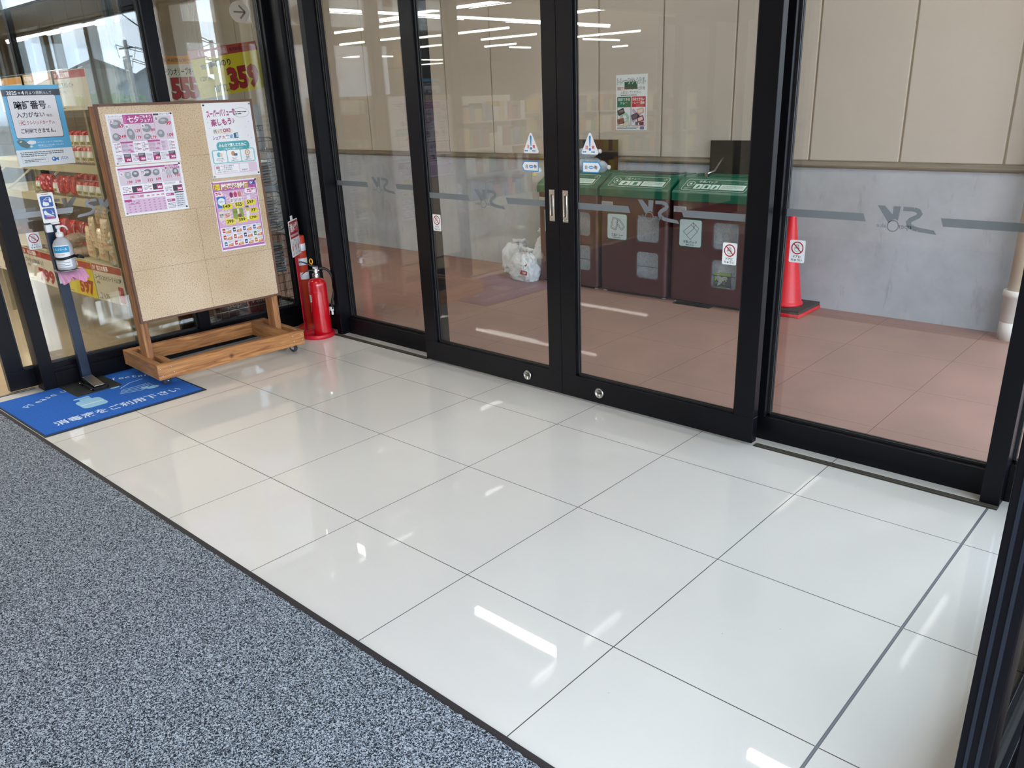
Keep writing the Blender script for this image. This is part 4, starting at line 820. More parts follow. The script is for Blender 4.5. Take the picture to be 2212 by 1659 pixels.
f3 = board_sheet(s, 'manners_poster', -0.378, 1.1015, 'laminated white poster with purple headline and teal banner, upper right of the board', 'poster', INKG); pins(s, f3, [(0.008, 0.010), (0.286, 0.012), (0.010, 0.398), (0.288, 0.398)])
# flyer 4: monthly specials
w, h = 0.284, 0.402; s = Sheet(w, h, '#f2eef4'); VI = '#b465ac'; YE = '#e9dc3a'
s.rect(0.004, 0.008, w - 0.008, h - 0.016, VI, 1); s.rect(0.010, 0.140, w - 0.020, 0.205, '#d8acd0', 2); s.rect(0.010, 0.020, w - 0.020, 0.118, '#f1eef2', 2)
for cx_, cy_ in ((0.055, 0.285), (0.142, 0.295), (0.230, 0.300), (0.060, 0.195), (0.150, 0.200), (0.230, 0.205)):
    for k in range(14):
        a = 2 * math.pi * k / 14; s.poly([(cx_, cy_), (cx_ + 0.045 * math.cos(a), cy_ + 0.045 * math.sin(a)), (cx_ + 0.045 * math.cos(a + 0.18), cy_ + 0.045 * math.sin(a + 0.18))], '#ead0e4', 3)
    s.ring(cx_, cy_, 0.046, 0.0015, '#f5e4b0', 4)
s.rect(0.010, 0.352, 0.040, 0.034, YE, 3); s.text('7', 0.013, 0.360, 0.020, '#b02040', 5, bold=0.03); s.text('月の', 0.026, 0.362, 0.012, '#b02040', 5, w=0.022); s.small(0.012, 0.352, 0.036, 0.006, 1, '#555', 5, 0.7, 3)
s.outline('厳選超特価', 0.056, 0.350, 0.036, '#f8f4ee', '#c8962e', 5, w=0.170, bold=0.03, eb=0.085); s.rect(0.236, 0.366, 0.036, 0.022, '#2c4f9a', 3); s.text('SV', 0.240, 0.370, 0.014, '#fff', 5, bold=0.04); s.text('98', 0.240, 0.346, 0.016, MG, 5, bold=0.05)
s.rect(0.012, 0.318, 0.046, 0.026, '#f6f2f6', 4, r=0.008); s.small(0.016, 0.322, 0.038, 0.018, 2, '#b02060', 5, 0.6, 5); s.rect(0.200, 0.318, 0.072, 0.030, '#f6f2f6', 4, r=0.01); s.small(0.216, 0.322, 0.05, 0.022, 2, '#b02060', 5, 0.6, 6)
s.rect(0.018, 0.250, 0.055, 0.064, '#3b78bc', 4, r=0.006); s.ell(0.046, 0.285, 0.024, 0.022, '#eef2f6', 5); s.text('ブルガリア', 0.026, 0.280, 0.011, '#2a4f9a', 6, w=0.042, bold=0.02)
for k in range(3): s.ell(0.112 + 0.026 * k, 0.318, 0.011, 0.016, ('#7a2850', '#c03a70', '#c8806a')[k], 5); s.rect(0.102 + 0.026 * k, 0.272, 0.020, 0.030, '#f4f0f2', 6, r=0.004); s.small(0.104 + 0.026 * k, 0.277, 0.016, 0.018, 3, '#444', 7, 0.5, k)
s.rect(0.208, 0.256, 0.022, 0.050, '#efe9f2', 5, r=0.004); s.text('プロポーズ', 0.200, 0.310, 0.007, '#5a2a70', 5, w=0.04)
s.rect(0.018, 0.178, 0.030, 0.052, '#e6ddd0', 5, r=0.004); s.rect(0.052, 0.172, 0.036, 0.054, '#eadfd2', 6, r=0.004); s.small(0.055, 0.192, 0.030, 0.024, 3, '#b83828', 7, 0.6, 5); s.small(0.021, 0.196, 0.024, 0.02, 3, '#555', 7, 0.6, 5)
s.rect(0.104, 0.176, 0.068, 0.062, '#8a9c4a', 5, r=0.004); s.rect(0.134, 0.196, 0.012, 0.040, '#e8e0c8', 6); s.text('丹波', 0.110, 0.212, 0.012, '#222', 7); s.ell(0.146, 0.196, 0.012, 0.010, '#8a4a50', 7, 14); s.rect(0.190, 0.166, 0.020, 0.076, '#efeee6', 6, r=0.008); s.rect(0.190, 0.216, 0.020, 0.020, '#d8c060', 7); s.rect(0.190, 0.236, 0.020, 0.010, '#2f6a50', 7)
for v, x, y, hh in (('149', 0.094, 0.246, 0.020), ('555', 0.170, 0.250, 0.020), ('597', 0.246, 0.256, 0.020), ('77', 0.252, 0.208, 0.017), ('299', 0.100, 0.158, 0.020), ('399', 0.176, 0.160, 0.020), ('1,799', 0.250, 0.164, 0.018)):
    ww = 0.052 if len(v) > 2 else 0.04; s.rect(x - ww + 0.004, y - 0.007, ww + 0.010, hh + 0.011, YE, 8); s.text(v, x, y, hh, '#20202a', 9, anchor='r', bold=0.03, w=ww - 0.010); s.text('円', x + 0.002, y + 0.009, 0.006, '#20202a', 9)
for i in range(3):
    for j in range(4):
        x, y = 0.012 + 0.0655 * j, 0.100 - 0.039 * i; s.frame(x, y, 0.064, 0.037, 0.0008, '#b0a8b8', 3)
        c = ('#b8303c', '#28324a', '#3a5a8a', '#4a6aa0', '#c04a3a', '#b05a50', '#2a3a60', '#3a7a4a', '#3a70a8', '#c03038', '#23306a', '#c8782a')[i * 4 + j]; s.rect(x + 0.010, y + 0.006, 0.018, 0.024, c, 4, r=0.002); s.rect(x + 0.014, y + 0.014, 0.012, 0.006, '#e8e0e0', 5); s.small(x + 0.034, y + 0.022, 0.026, 0.012, 3, '#8a8a94', 4, 0.4, i * 4 + j)
        s.poly([(x + 0.030, y + 0.002), (x + 0.063, y + 0.002), (x + 0.063, y + 0.019), (x + 0.036, y + 0.014)], '#d05a50', 5); s.text(('319', '149', '359', '559', '249', '459', '199', '299', '2,039', '399', '449', '3,099')[i * 4 + j], x + 0.058, y + 0.004, 0.011, '#f6e68a', 6, anchor='r', bold=0.03, maxw=0.03)
f4 = board_sheet(s, 'sale_flyer', -0.400, 0.6820, 'magenta sale flyer with yellow price tags, lower right of the board'); pins(s, f4, [(0.006, 0.396), (0.278, 0.394)])

# payment notice taped to the shop window
w, h = 0.286, 0.408; s = Sheet(w, h, '#dfe6ea', 0.0006); BLU = '#5fadd8'  # blue lightened to mix in the whitish window glare
s.rect(0.0, 0.085, w, h - 0.085, BLU, 1); s.rect(0.0, 0.355, w, 0.032, '#30323e', 2); s.text('2025', 0.022, 0.361, 0.019, '#f4f6f8', 3, bold=0.02); s.text('年', 0.078, 0.363, 0.012, '#f4f6f8', 3); s.text('4', 0.094, 0.361, 0.019, '#f4f6f8', 3, bold=0.02); s.text('月より原則', 0.112, 0.362, 0.016, '#f4f6f8', 3, w=0.086); s.text('として', 0.204, 0.363, 0.012, '#f4f6f8', 3)
s.rect(0.019, 0.142, 0.240, 0.214, '#1c3a55', 2, r=0.010); s.rect(0.021, 0.145, 0.236, 0.212, '#e4e2e6', 3, r=0.009)
s.text('暗証番号', 0.044, 0.288, 0.044, '#26262e', 4, w=0.158, bold=0.03); s.text('の', 0.208, 0.290, 0.014, '#26262e', 4)
s.text('入力がない', 0.044, 0.247, 0.028, '#26262e', 4, w=0.140, bold=0.02); s.text('場合、', 0.192, 0.248, 0.014, '#26262e', 4)
s.frame(0.046, 0.208, 0.034, 0.026, 0.001, '#999', 4, r=0.003); s.rect(0.049, 0.218, 0.006, 0.006, '#c89a50', 4); s.text('IC', 0.058, 0.212, 0.017, '#8e2f3c', 4, bold=0.02); s.text('クレジットカード', 0.086, 0.211, 0.020, '#9c2f3c', 4, w=0.122, bold=0.015); s.text('は', 0.212, 0.212, 0.014, '#26262e', 4)
s.text('ご利用できません。', 0.048, 0.167, 0.026, '#26262e', 4, w=0.174, bold=0.02)
s.poly([(0.014, 0.128), (0.028, 0.140), (0.050, 0.136), (0.078, 0.112), (0.070, 0.096), (0.056, 0.092), (0.030, 0.104)], '#5d7478', 4); s.poly([(0.026, 0.126), (0.034, 0.132), (0.042, 0.130), (0.034, 0.122)], '#b5d8b8', 5); s.poly([(0.062, 0.124), (0.080, 0.132), (0.108, 0.128), (0.108, 0.116), (0.086, 0.110), (0.070, 0.114)], '#e8eef0', 5); s.poly([(0.072, 0.104), (0.082, 0.108), (0.090, 0.100), (0.078, 0.094)], '#cfe6d8', 5)
s.text('ICクレジットカードご利用の時は、', 0.116, 0.116, 0.0085, '#eef6fb', 3, w=0.13); s.text('暗証番号の入力をお願いいたします', 0.116, 0.100, 0.0085, '#eef6fb', 3, w=0.13); s.rect(0.116, 0.095, 0.07, 0.001, '#eef6fb', 3)
s.small(0.018, 0.048, 0.220, 0.028, 3, '#5c646c', 2, 0.45, 4); s.frame(0.020, 0.016, 0.130, 0.024, 0.0008, '#888', 2, r=0.003); s.small(0.030, 0.020, 0.108, 0.016, 2, '#666', 3, 0.45, 5)
s.ell(0.180, 0.030, 0.012, 0.012, '#3a7cc0', 2); s.poly([(0.186, 0.030), (0.204, 0.040), (0.202, 0.020)], '#3a7cc0', 3); s.ell(0.177, 0.032, 0.005, 0.005, '#dfe6ea', 3, 12); s.text('JCCA', 0.214, 0.022, 0.018, '#5b86bf', 3, bold=0.02, w=0.040)
tag(s.build('payment_notice', (-0.9095, -1.209, 1.225), (0, 1, 0), (0, -0.02, 1), None, INKG), 'light blue and white payment notice poster taped on the shop window', 'poster')

# ================================================================== FIRE EXTINGUISHER, ITS STAND AND SIGN, BOLLARD
REDP = mat('extinguisher_red', '#c00d1c', 0.16, var=0.04, coat=0.6); REDS = mat('stand_red', '#c3142a', 0.4, var=0.05)
ex, ey = -0.496, 0.272
t = thing('fire_extinguisher', 'red fire extinguisher with black hose standing in a round red base', 'fire extinguisher', (ex, ey, 0.010))
b = MB(); b.lathe([(0.0, 0.0), (0.055, 0.0), (0.060, 0.005), (0.061, 0.012), (0.061, 0.345), (0.059, 0.358), (0.053, 0.371), (0.043, 0.381), (0.030, 0.387), (0.022, 0.390), (0.022, 0.394), (0.0, 0.394)], 40); b.build('cylinder', REDP, t)
b = MB(); b.lathe([(0.0, 0.392), (0.024, 0.392), (0.024, 0.418), (0.021, 0.420), (0.016, 0.421), (0.014, 0.430), (0.012, 0.452), (0.0, 0.452)], 20); b.box(-0.011, 0.011, -0.012, 0.014, 0.430, 0.466); b.lathe([(0.0, 0), (0.009, 0), (0.009, 0.016), (0.007, 0.018), (0.0, 0.018)], 14, (0.0, 0.012, 0.436), 'Y'); b.build('valve', CHROME, t, bevel=0.001)
DIR = (-0.62, -0.78)      # levers point toward the notice board
def along(s_, side=0.0, z=0.0): return (DIR[0] * s_ - DIR[1] * side, DIR[1] * s_ + DIR[0] * side, z)
def lever(pts, wd, name):
    b = MB(); vs = []; 
    for (s_, z, th) in pts:
        for sd in (-wd / 2, wd / 2):
            vs.append(along(s_, sd, z)); vs.append(along(s_, sd, z + th))
    n = len(pts); fs = [(0, 1, 3, 2), (4 * n - 4, 4 * n - 2, 4 * n - 1, 4 * n - 3)]
    for i in range(n - 1):
        a = 4 * i; fs += [(a, a + 4, a + 5, a + 1), (a + 2, a + 3, a + 7, a + 6), (a + 1, a + 5, a + 7, a + 3), (a, a + 2, a + 6, a + 4)]
    b.add(vs, fs); return b.build(name, BLACKP, t, bevel=0.0015)
lever([(-0.012, 0.458, 0.012), (0.02, 0.468, 0.010), (0.05, 0.486, 0.007), (0.085, 0.500, 0.006), (0.100, 0.500, 0.006)], 0.016, 'lever')
lever([(-0.006, 0.436, 0.012), (0.03, 0.440, 0.009), (0.06, 0.436, 0.006), (0.085, 0.420, 0.006), (0.092, 0.412, 0.005)], 0.014, 'carry_handle')
b = MB(); px_, py_, pz_ = along(0.022, -0.012, 0.500)
b.tube([(px_ + 0.010 * math.cos(a) * 0.8, py_ + 0.010 * math.cos(a) * 0.6, pz_ + 0.016 * math.sin(a)) for a in [2 * math.pi * i / 18 for i in range(18)]], 0.0038, 8, closed=True); b.tube([(px_, py_, pz_ - 0.014), along(0.012, 0, 0.466)], 0.003, 8); b.build('safety_pin', mat('pin_yellow', '#f0a818', 0.35), t)
b = MB(); hp = [(0.0, 0.030, 0.446), (0.012, 0.050, 0.448), (0.030, 0.072, 0.436), (0.044, 0.088, 0.405), (0.050, 0.096, 0.350), (0.048, 0.094, 0.290), (0.040, 0.080, 0.235), (0.036, 0.072, 0.200), (0.034, 0.070, 0.165)]
def smooth_path(P, k=4):
    P = [Vector(p) for p in P]; o = []
    for i in range(len(P) - 1):
        p0, p1, p2, p3 = P[max(i - 1, 0)], P[i], P[i + 1], P[min(i + 2, len(P) - 1)]
        for j in range(k):
            u = j / k; o.append(0.5 * ((2 * p1) + (-p0 + p2) * u + (2 * p0 - 5 * p1 + 4 * p2 - p3) * u * u + (-p0 + 3 * p1 - 3 * p2 + p3) * u ** 3))
    return [tuple(q) for q in o] + [tuple(P[-1])]
b.tube(smooth_path(hp), 0.0085, 12); hs = b.build('hose', mat('hose_black', '#17181a', 0.45), t)
b = MB(); b.lathe([(0.0, 0.128), (0.006, 0.128), (0.008, 0.135), (0.008, 0.142), (0.006, 0.148), (0.006, 0.153), (0.011, 0.154), (0.012, 0.166), (0.0, 0.168)], 14, (0.034, 0.070, 0)); b.box(0.022, 0.040, 0.056, 0.078, 0.160, 0.184); b.build('nozzle', WHITEP, hs)
b = MB(); AL = math.atan2(-0.55, -0.84) ; cyl_label(b, 0.0614, R(-78) - 0.55, R(-78) - 0.12, 0.235, 0.285, '#e6e2dc'); cyl_label(b, 0.0616, R(-78) - 0.48, R(-78) - 0.30, 0.242, 0.278, '#8d8a86'); cyl_label(b, 0.0614, R(-78) - 0.45, R(-78) - 0.40, 0.165, 0.232, '#e6e2dc'); b.build('inspection_label', INKG, t)
b = MB(); cyl_text(b, '消火器', 0.0616, R(-50), 0.300, 0.011, '#e0485a', 0.5); b.build('marking', INKG, t)

t = thing('extinguisher_stand', 'round red extinguisher stand with tall back plate and warning sign', 'stand', (-0.524, 0.250, 0))
b = MB(); b.lathe([(0.0, 0.001), (0.110, 0.001), (0.112, 0.006), (0.112, 0.022), (0.108, 0.028), (0.100, 0.028), (0.096, 0.022), (0.095, 0.009), (0.0, 0.009)], 48); b.build('base_ring', REDS, t)
P0, P1 = Vector((-0.608, 0.188)), Vector((-0.728, 0.333)); E_ = (P1 - P0).normalized(); NN = Vector((E_.y, -E_.x))
b = MB(); a = P0 + E_ * 0.045; c = P0 + E_ * 0.100; o = Vector((-0.524, 0.250))
def quad_plate(mb, p, q, th, z0, z1):
    nrm = Vector(((q - p).y, -(q - p).x)).normalized() * th
    P = [p - o, q - o, q - o - nrm, p - o - nrm]; mb.prism([(v.x, v.y) for v in P][::-1], z0, z1)
quad_plate(b, a, c, 0.004, 0.001, 0.54); b.build('back_plate', REDS, t, bevel=0.001)
b = MB(); quad_plate(b, P0 + E_ * 0.06 - NN * 0.001, P0 + E_ * 0.10 - NN * 0.001, 0.003, 0.52, 0.80); b.build('sign_strut', WHITEP, t)
s = Sheet(0.19, 0.235, '#eceae8', 0.003, r=0.004); s.rect(0.006, 0.118, 0.178, 0.110, '#a01828', 1)
s.text('消火器', 0.016, 0.160, 0.056, '#fff', 2, w=0.158, bold=0.03); s.text('FIRE EXTINGUISHER', 0.020, 0.130, 0.014, '#fff', 2, w=0.15, bold=0.01); s.text('使用方法', 0.06, 0.102, 0.010, '#333', 2)
for k in range(3): s.frame(0.008 + 0.059 * k, 0.030, 0.056, 0.068, 0.0012, '#999', 2); s.poly([(0.020 + 0.059 * k, 0.038), (0.032 + 0.059 * k, 0.038), (0.034 + 0.059 * k, 0.070), (0.028 + 0.059 * k, 0.078), (0.020 + 0.059 * k, 0.068)], '#a01828', 3); s.line([(0.034 + 0.059 * k, 0.076), (0.048 + 0.059 * k, 0.086), (0.052 + 0.059 * k, 0.060)], 0.003, '#333', 3); s.small(0.012 + 0.059 * k, 0.010, 0.048, 0.016, 2, '#777', 2, 0.4, k)
s.build('sign_plate', (P0.x - o.x, P0.y - o.y, 0.537), (E_.x, E_.y, 0), (0, 0, 1), t)

t = thing('traffic_post', 'orange flexible traffic post with three white reflective bands', 'bollard', (-0.770, 0.352, 0))
OR = mat('post_orange', '#c8402a', 0.45, var=0.05)
b = MB(); b.lathe([(0.038, 0.028), (0.038, 0.635), (0.036, 0.645), (0.030, 0.648), (0.026, 0.640), (0.0, 0.640)], 32); b.build('post', OR, t)
for z in (0.350, 0.448, 0.546): b = MB(); b.lathe([(0.0384, z), (0.0390, z + 0.001), (0.0390, z + 0.047), (0.0384, z + 0.048)], 32); b.build('reflective_band', mat('reflector_white', '#e4e9f0', 0.3), t)
b = MB(); b.lathe([(0.0, 0.001), (0.082, 0.001), (0.086, 0.008), (0.084, 0.014), (0.060, 0.026), (0.040, 0.032), (0.0, 0.032)], 8, smooth=False); b.build('base', OR, t)

# ================================================================== RECYCLING CORNER OUTSIDE
GREEN = mat('lid_green', '#0a5c45', 0.36, var=0.06, scale=5); BRN = mat('bin_maroon', '#4a2423', 0.42, var=0.10, scale=6, bump=0.05)
DARKIN = mat('bin_inside', '#1c1516', 0.8); FLAP = mat('flap_black', '#161412', 0.35, var=0.3, scale=20)
BAGW = mat_plastic_clear('liner_film', '#e6e9ec', 0.62, 0.25); PANE = mat_plastic_clear('bin_window_film', '#aab0b8', 0.10, 0.12)
BINF, BINB = 2.392, 2.775
def rr2(x0, x1, y0, y1, r, n=5):     # plan with rounded front corners
    o = [(x1, y1), (x0, y1)]
    for cx, cy, a0 in ((x0 + r, y0 + r, 180), (x1 - r, y0 + r, 270)):
        for i in range(n + 1): a = R(a0 + 90 * i / n); o.append((cx + r * math.cos(a), cy + r * math.sin(a)))
    return o
def crumple(nx, ny, w, h, d, seed, fold=1.0):
    b = MB(); vs = []
    for i in range(nx + 1):
        for j in range(ny + 1):
            u, v = i / nx, j / ny; p = Vector((u * 3.1 + seed, v * 3.1, seed * 1.7)); q = mn.noise(p) + 0.6 * abs(mn.noise(p * 2.7)) + 0.3 * mn.noise(p * 6)
            vs.append((u * w, -d * (0.5 + fold * q * 0.9) * (4 * u * (1 - u)) ** 0.3, v * h))
    b.add(vs, [(i * (ny + 1) + j, (i + 1) * (ny + 1) + j, (i + 1) * (ny + 1) + j + 1, i * (ny + 1) + j + 1) for i in range(nx) for j in range(ny)], smooth=True); return b
def recycling_bin(x0, label, title, eng, icon, flap_open, seed):
    Wd = 0.605; t = thing('recycling_bin', label, 'recycling bin', (x0 + Wd / 2, (BINF + BINB) / 2, 0), group=None)
    M = Matrix.Translation((-(x0 + Wd / 2), -(BINF + BINB) / 2, 0)); x1 = x0 + Wd; rc = 0.028
    b = MB(); b.M = M; z0, z1 = 0.022, 0.745
    # front skin with two openings
    wx0, wx1 = x0 + 0.345, x0 + 0.535; wins = ((0.150, 0.345), (0.425, 0.605)); fy = BINF
    xsplit = [x0 + rc, wx0, wx1, x1 - rc]; zs = [z0, 0.150, 0.345, 0.425, 0.605, z1]
    for i in range(3):
        for j in range(5):
            if i == 1 and j in (1, 3): continue
            b.box(xsplit[i], xsplit[i + 1], fy, fy + 0.004, zs[j], zs[j + 1])
    for za, zb in wins:
        fr = 0.026
        for qx, sx in ((wx0, 1), (wx1, -1)):
            for qz, sz in ((za, 1), (zb, -1)):
                pts = [(qx, qz)] + [(qx + sx * fr * (1 - math.sin(R(q_))), qz + sz * fr * (1 - math.cos(R(q_)))) for q_ in range(0, 91, 15)]
                b.add([(px_, fy, pz_) for px_, pz_ in pts] + [(px_, fy + 0.004, pz_) for px_, pz_ in pts], [tuple(range(len(pts))), tuple(range(len(pts), 2 * len(pts)))[::-1]])
    for cx, a0 in ((x0 + rc, 180), (x1 - rc, 270)):
        vs = []; n = 6
        for i in range(n + 1): a = R(a0 + 90 * i / n); vs += [(cx + rc * math.cos(a), fy + rc + rc * math.sin(a), z0), (cx + rc * math.cos(a), fy + rc + rc * math.sin(a), z1)]
        b.add(vs, [(2 * i, 2 * i + 2, 2 * i + 3, 2 * i + 1) for i in range(n)], smooth=True)
    b.box(x0, x0 + 0.004, fy + rc, BINB, z0, z1); b.box(x1 - 0.004, x1, fy + rc, BINB, z0, z1); b.box(x0, x1, BINB - 0.004, BINB, z0, z1); b.box(x0 + 0.004, x1 - 0.004, fy + 0.01, BINB - 0.004, z0, z0 + 0.006)
    b.build('body', BRN, t)
    b = MB(); b.M = M; b.box(x0 + 0.02, x1 - 0.02, fy + 0.02, BINB - 0.02, 0.010, 0.0215); b.build('plinth', BLACKP, t)
    for xx in (x0 + 0.03, x1 - 0.03):
        b = MB(); b.M = M; b.lathe([(0.0, 0.0), (0.016, 0.0), (0.018, 0.004), (0.014, 0.010), (0.0, 0.010)], 14, (xx, fy + 0.03, 0)); b.build('foot', mat('foot_metal', '#a8a49c', 0.4, 0.7), t)
    # lid : sloped front
    prof = [(fy - 0.008, 0.742), (fy - 0.008, 0.798), (fy + 0.004, 0.812), (fy + 0.155, 0.892), (fy + 0.175, 0.897), (BINB, 0.897), (BINB, 0.742)]
    b = MB(); b.M = M
    if flap_open:
        ox0, ox1, oy0, oy1 = x0 + 0.10, x1 - 0.02, fy + 0.19, BINB - 0.02
        b.prism_x(prof[:5] + [(oy0, 0.897), (oy0, 0.742)], x0 - 0.004, x1 + 0.004); b.box(x0 - 0.004, ox0, oy0, BINB, 0.742, 0.897); b.box(ox1, x1 + 0.004, oy0, BINB, 0.742, 0.897); b.box(ox0, ox1, oy1, BINB, 0.742, 0.897)
        b.box(ox0 - 0.008, ox0 + 0.004, oy0 - 0.006, BINB, 0.8975, 0.909); b.box(ox0, ox1, oy0 - 0.006, oy0 + 0.004, 0.8975, 0.905)
    else: b.prism_x(prof, x0 - 0.004, x1 + 0.004)
    b.build('lid', GREEN, t, bevel=0.004)
    b = MB(); b.M = M
    if flap_open:
        b.box(x0 + 0.075, x1 - 0.075, BINB - 0.006, BINB - 0.001, 0.885, 1.130); b.build('raised_flap', FLAP, t, bevel=0.001)
        b = MB(); b.M = M; b.box(x0 + 0.160, x0 + 0.185, BINB - 0.22, BINB - 0.218, 0.88, 0.925); b.tube([(x0 + 0.172, BINB - 0.219, 0.915), (x0 + 0.180, BINB - 0.12, 0.925), (x0 + 0.186, BINB - 0.05, 0.985), (x0 + 0.188, BINB - 0.012, 1.010)], [0.009] * 4, 4); b.build('hinge_arm', STEEL, t)
    else:
        b.box(x0 + 0.08, x1 - 0.06, fy + 0.185, BINB - 0.03, 0.8975, 0.9005); b.build('flap', FLAP, t, bevel=0.001)
        b = MB(); b.M = M; b.box(x0 + 0.20, x0 + 0.45, fy + 0.225, fy + 0.245, 0.9006, 0.9022); b.box(x0 + 0.25, x0 + 0.34, fy + 0.178, fy + 0.188, 0.899, 0.903); b.build('flap_strip', mat('strip_grey', '#5a5c50', 0.6), t)
    # lid print on the slope
    s = Sheet(0.50, 0.135, None); gc = '#0f6a4a'; lc = '#cfe3da'
    s.frame(0, 0, 0.50, 0.135, 0.0035, lc, 0, r=0.022)
    for k in range(3):
        a = R(90 + 120 * k); cxx, cyy = 0.050, 0.078; p = lambda r_, d_: (cxx + r_ * math.cos(a + R(d_)), cyy + r_ * math.sin(a + R(d_)))
        s.line([p(0.030, -50), p(0.030, 0), p(0.030, 38)], 0.0045, lc, 0); s.poly([p(0.037, 42), p(0.022, 42), p(0.030, 66)], lc, 0)
    s.poly([(0.040, 0.066), (0.060, 0.066), (0.056, 0.086), (0.050, 0.090), (0.044, 0.086)], lc, 0); s.small(0.022, 0.016, 0.055, 0.014, 2, lc, 0, 0.4, 3)
    s.text(title, 0.102, 0.092, 0.028, lc, 0, bold=0.02, maxw=0.16); s.small(0.28, 0.098, 0.15, 0.010, 1, '#6ea58d', 0, 0.35, 5); s.line([(0.450, 0.100), (0.470, 0.118), (0.480, 0.106), (0.462, 0.098)], 0.003, lc, 0)
    nc = 3 if 'パック' in title else 2
    for k in range(nc):
        ww = 0.060 if nc == 3 else 0.090; xx = 0.092 + (ww + 0.006) * k; s.rect(xx, 0.020, ww, 0.056, lc, 0)
        s.poly([(xx + ww * 0.3, 0.030), (xx + ww * 0.55, 0.026), (xx + ww * 0.75, 0.052), (xx + ww * 0.5, 0.066)], gc, 1) if k % 2 == 0 else s.rect(xx + ww * 0.3, 0.030, ww * 0.4, 0.034, gc, 1)
    s.rect(0.292, 0.020, 0.190, 0.060, lc, 0); s.small(0.305, 0.030, 0.16, 0.042, 4, '#3f6e5c', 1, 0.35, 6)
    sl = Vector((0, 0.151, 0.080)).normalized(); up = Vector((0, -sl.z, sl.y))
    O = Vector((x0 + 0.052 - (x0 + Wd / 2), fy + 0.012 - (BINF + BINB) / 2, 0.8165)) + up * 0.0014
    s.build('lid_print', O, (1, 0, 0), tuple(sl), t)
    # side latch
    b = MB(); b.M = M; hx = x0 + 0.018; b.box(hx, hx + 0.100, fy - 0.010, fy - 0.0002, 0.692, 0.703); b.box(hx, hx + 0.008, fy - 0.010, fy - 0.0002, 0.662, 0.692); b.box(hx + 0.092, hx + 0.100, fy - 0.010, fy - 0.0002, 0.662, 0.692); b.box(hx + 0.008, hx + 0.092, fy - 0.003, fy - 0.0002, 0.662, 0.692); b.build('handle', mat('latch_grey', '#b4b4b8', 0.4, 0.3), t, bevel=0.001)
    # pictogram
    s = Sheet(0.188, 0.200, '#0f6a50', 0.0012, r=0.018); s.rect(0.005, 0.005, 0.178, 0.190, '#c3d3d6', 1, r=0.015); D = '#1f4f44'
    if icon == 'tray':
        def rot(p, a, c): return [(c[0] + x * math.cos(a) - y * math.sin(a), c[1] + x * math.sin(a) + y * math.cos(a)) for x, y in p]
        for a, c, ww, hh in ((R(40), (0.125, 0.118), 0.045, 0.085), (R(-14), (0.070, 0.122), 0.058, 0.092)):
            s.poly(rot(s._rr(-ww / 2, -hh / 2, ww, hh, 0.012), a, c), D, 2); s.poly(rot(s._rr(-ww / 2 + .003, -hh / 2 + .003, ww - .006, hh - .006, 0.010), a, c), '#c3d3d6', 3); s.poly(rot(s._rr(-ww / 2 + .009, -hh / 2 + .009, ww - .018, hh - .018, 0.006), a, c), D, 4); s.poly(rot(s._rr(-ww / 2 + .0115, -hh / 2 + .0115, ww - .023, hh - .023, 0.005), a, c), '#c3d3d6', 5)
    elif icon == 'carton':
        for seg in (((0.035, 0.110), (0.098, 0.160), (0.150, 0.115), (0.095, 0.055), (0.035, 0.110)), ((0.098, 0.160), (0.112, 0.178), (0.160, 0.140), (0.150, 0.115)), ((0.062, 0.084), (0.122, 0.137), (0.132, 0.162)), ((0.112, 0.178), (0.122, 0.137))): s.line(seg, 0.003, D, 2)
    else:
        for seg in (((0.070, 0.06), (0.070, 0.13), (0.085, 0.15), (0.085, 0.175), (0.103, 0.175), (0.103, 0.15), (0.118, 0.13), (0.118, 0.06), (0.070, 0.06)), ((0.070, 0.09), (0.118, 0.09)), ((0.070, 0.12), (0.118, 0.12))): s.line(seg, 0.003, D, 2)
    s.text(title, 0.094, 0.026, 0.022, D, 2, anchor='c', bold=0.02, maxw=0.15); s.text(eng, 0.094, 0.012, 0.009, D, 2, anchor='c', bold=0.02)
    s.build('pictogram', (x0 + 0.065 - (x0 + Wd / 2), fy - 0.0015 - (BINF + BINB) / 2, 0.418), (1, 0, 0), (0, 0, 1), t, INKG)
    # windows + liner
    for k, (za, zb) in enumerate(wins):
        s = Sheet(wx1 - wx0 + 0.010, zb - za + 0.010, None); pts = s._rr(0, 0, s.w, s.h, 0.022); q = MB(); q.prism(pts, 0, 0.0012); q = q.build('window', PANE, t); q.matrix_basis = Matrix.Translation((wx0 - 0.005 - (x0 + Wd / 2), fy - 0.0003 - (BINF + BINB) / 2, za - 0.005)) @ Matrix.Rotation(R(90), 4, 'X')
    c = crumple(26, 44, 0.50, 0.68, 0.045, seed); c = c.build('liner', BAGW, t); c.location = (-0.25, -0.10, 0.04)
    b = MB(); b.M = M; b.box(x0 + 0.03, x1 - 0.03, fy + 0.16, fy + 0.17, 0.035, 0.72); b.build('liner_shade_sheet', mat('liner_shadow', '#3b4048', 0.8), t)  # dark sheet behind the liner stands in for shade inside the bin
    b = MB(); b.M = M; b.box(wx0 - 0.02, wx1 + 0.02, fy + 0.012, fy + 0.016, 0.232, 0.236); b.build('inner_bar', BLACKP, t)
    return t
recycling_bin(-0.352, 'maroon recycling bin with plastic bottles piled on its green lid', 'ペットボトル', 'PET BOTTLES', 'bottle', True, 1.3)
recycling_bin(0.286, 'maroon food tray recycling bin with closed flap, middle of the three bins', '食品トレー', 'FOOD TRAYS', 'tray', False, 4.1)
recycling_bin(0.930, 'maroon milk carton recycling bin with raised flap next to the cone', '牛乳パック', 'MILK PACKS', 'carton', True, 7.7)
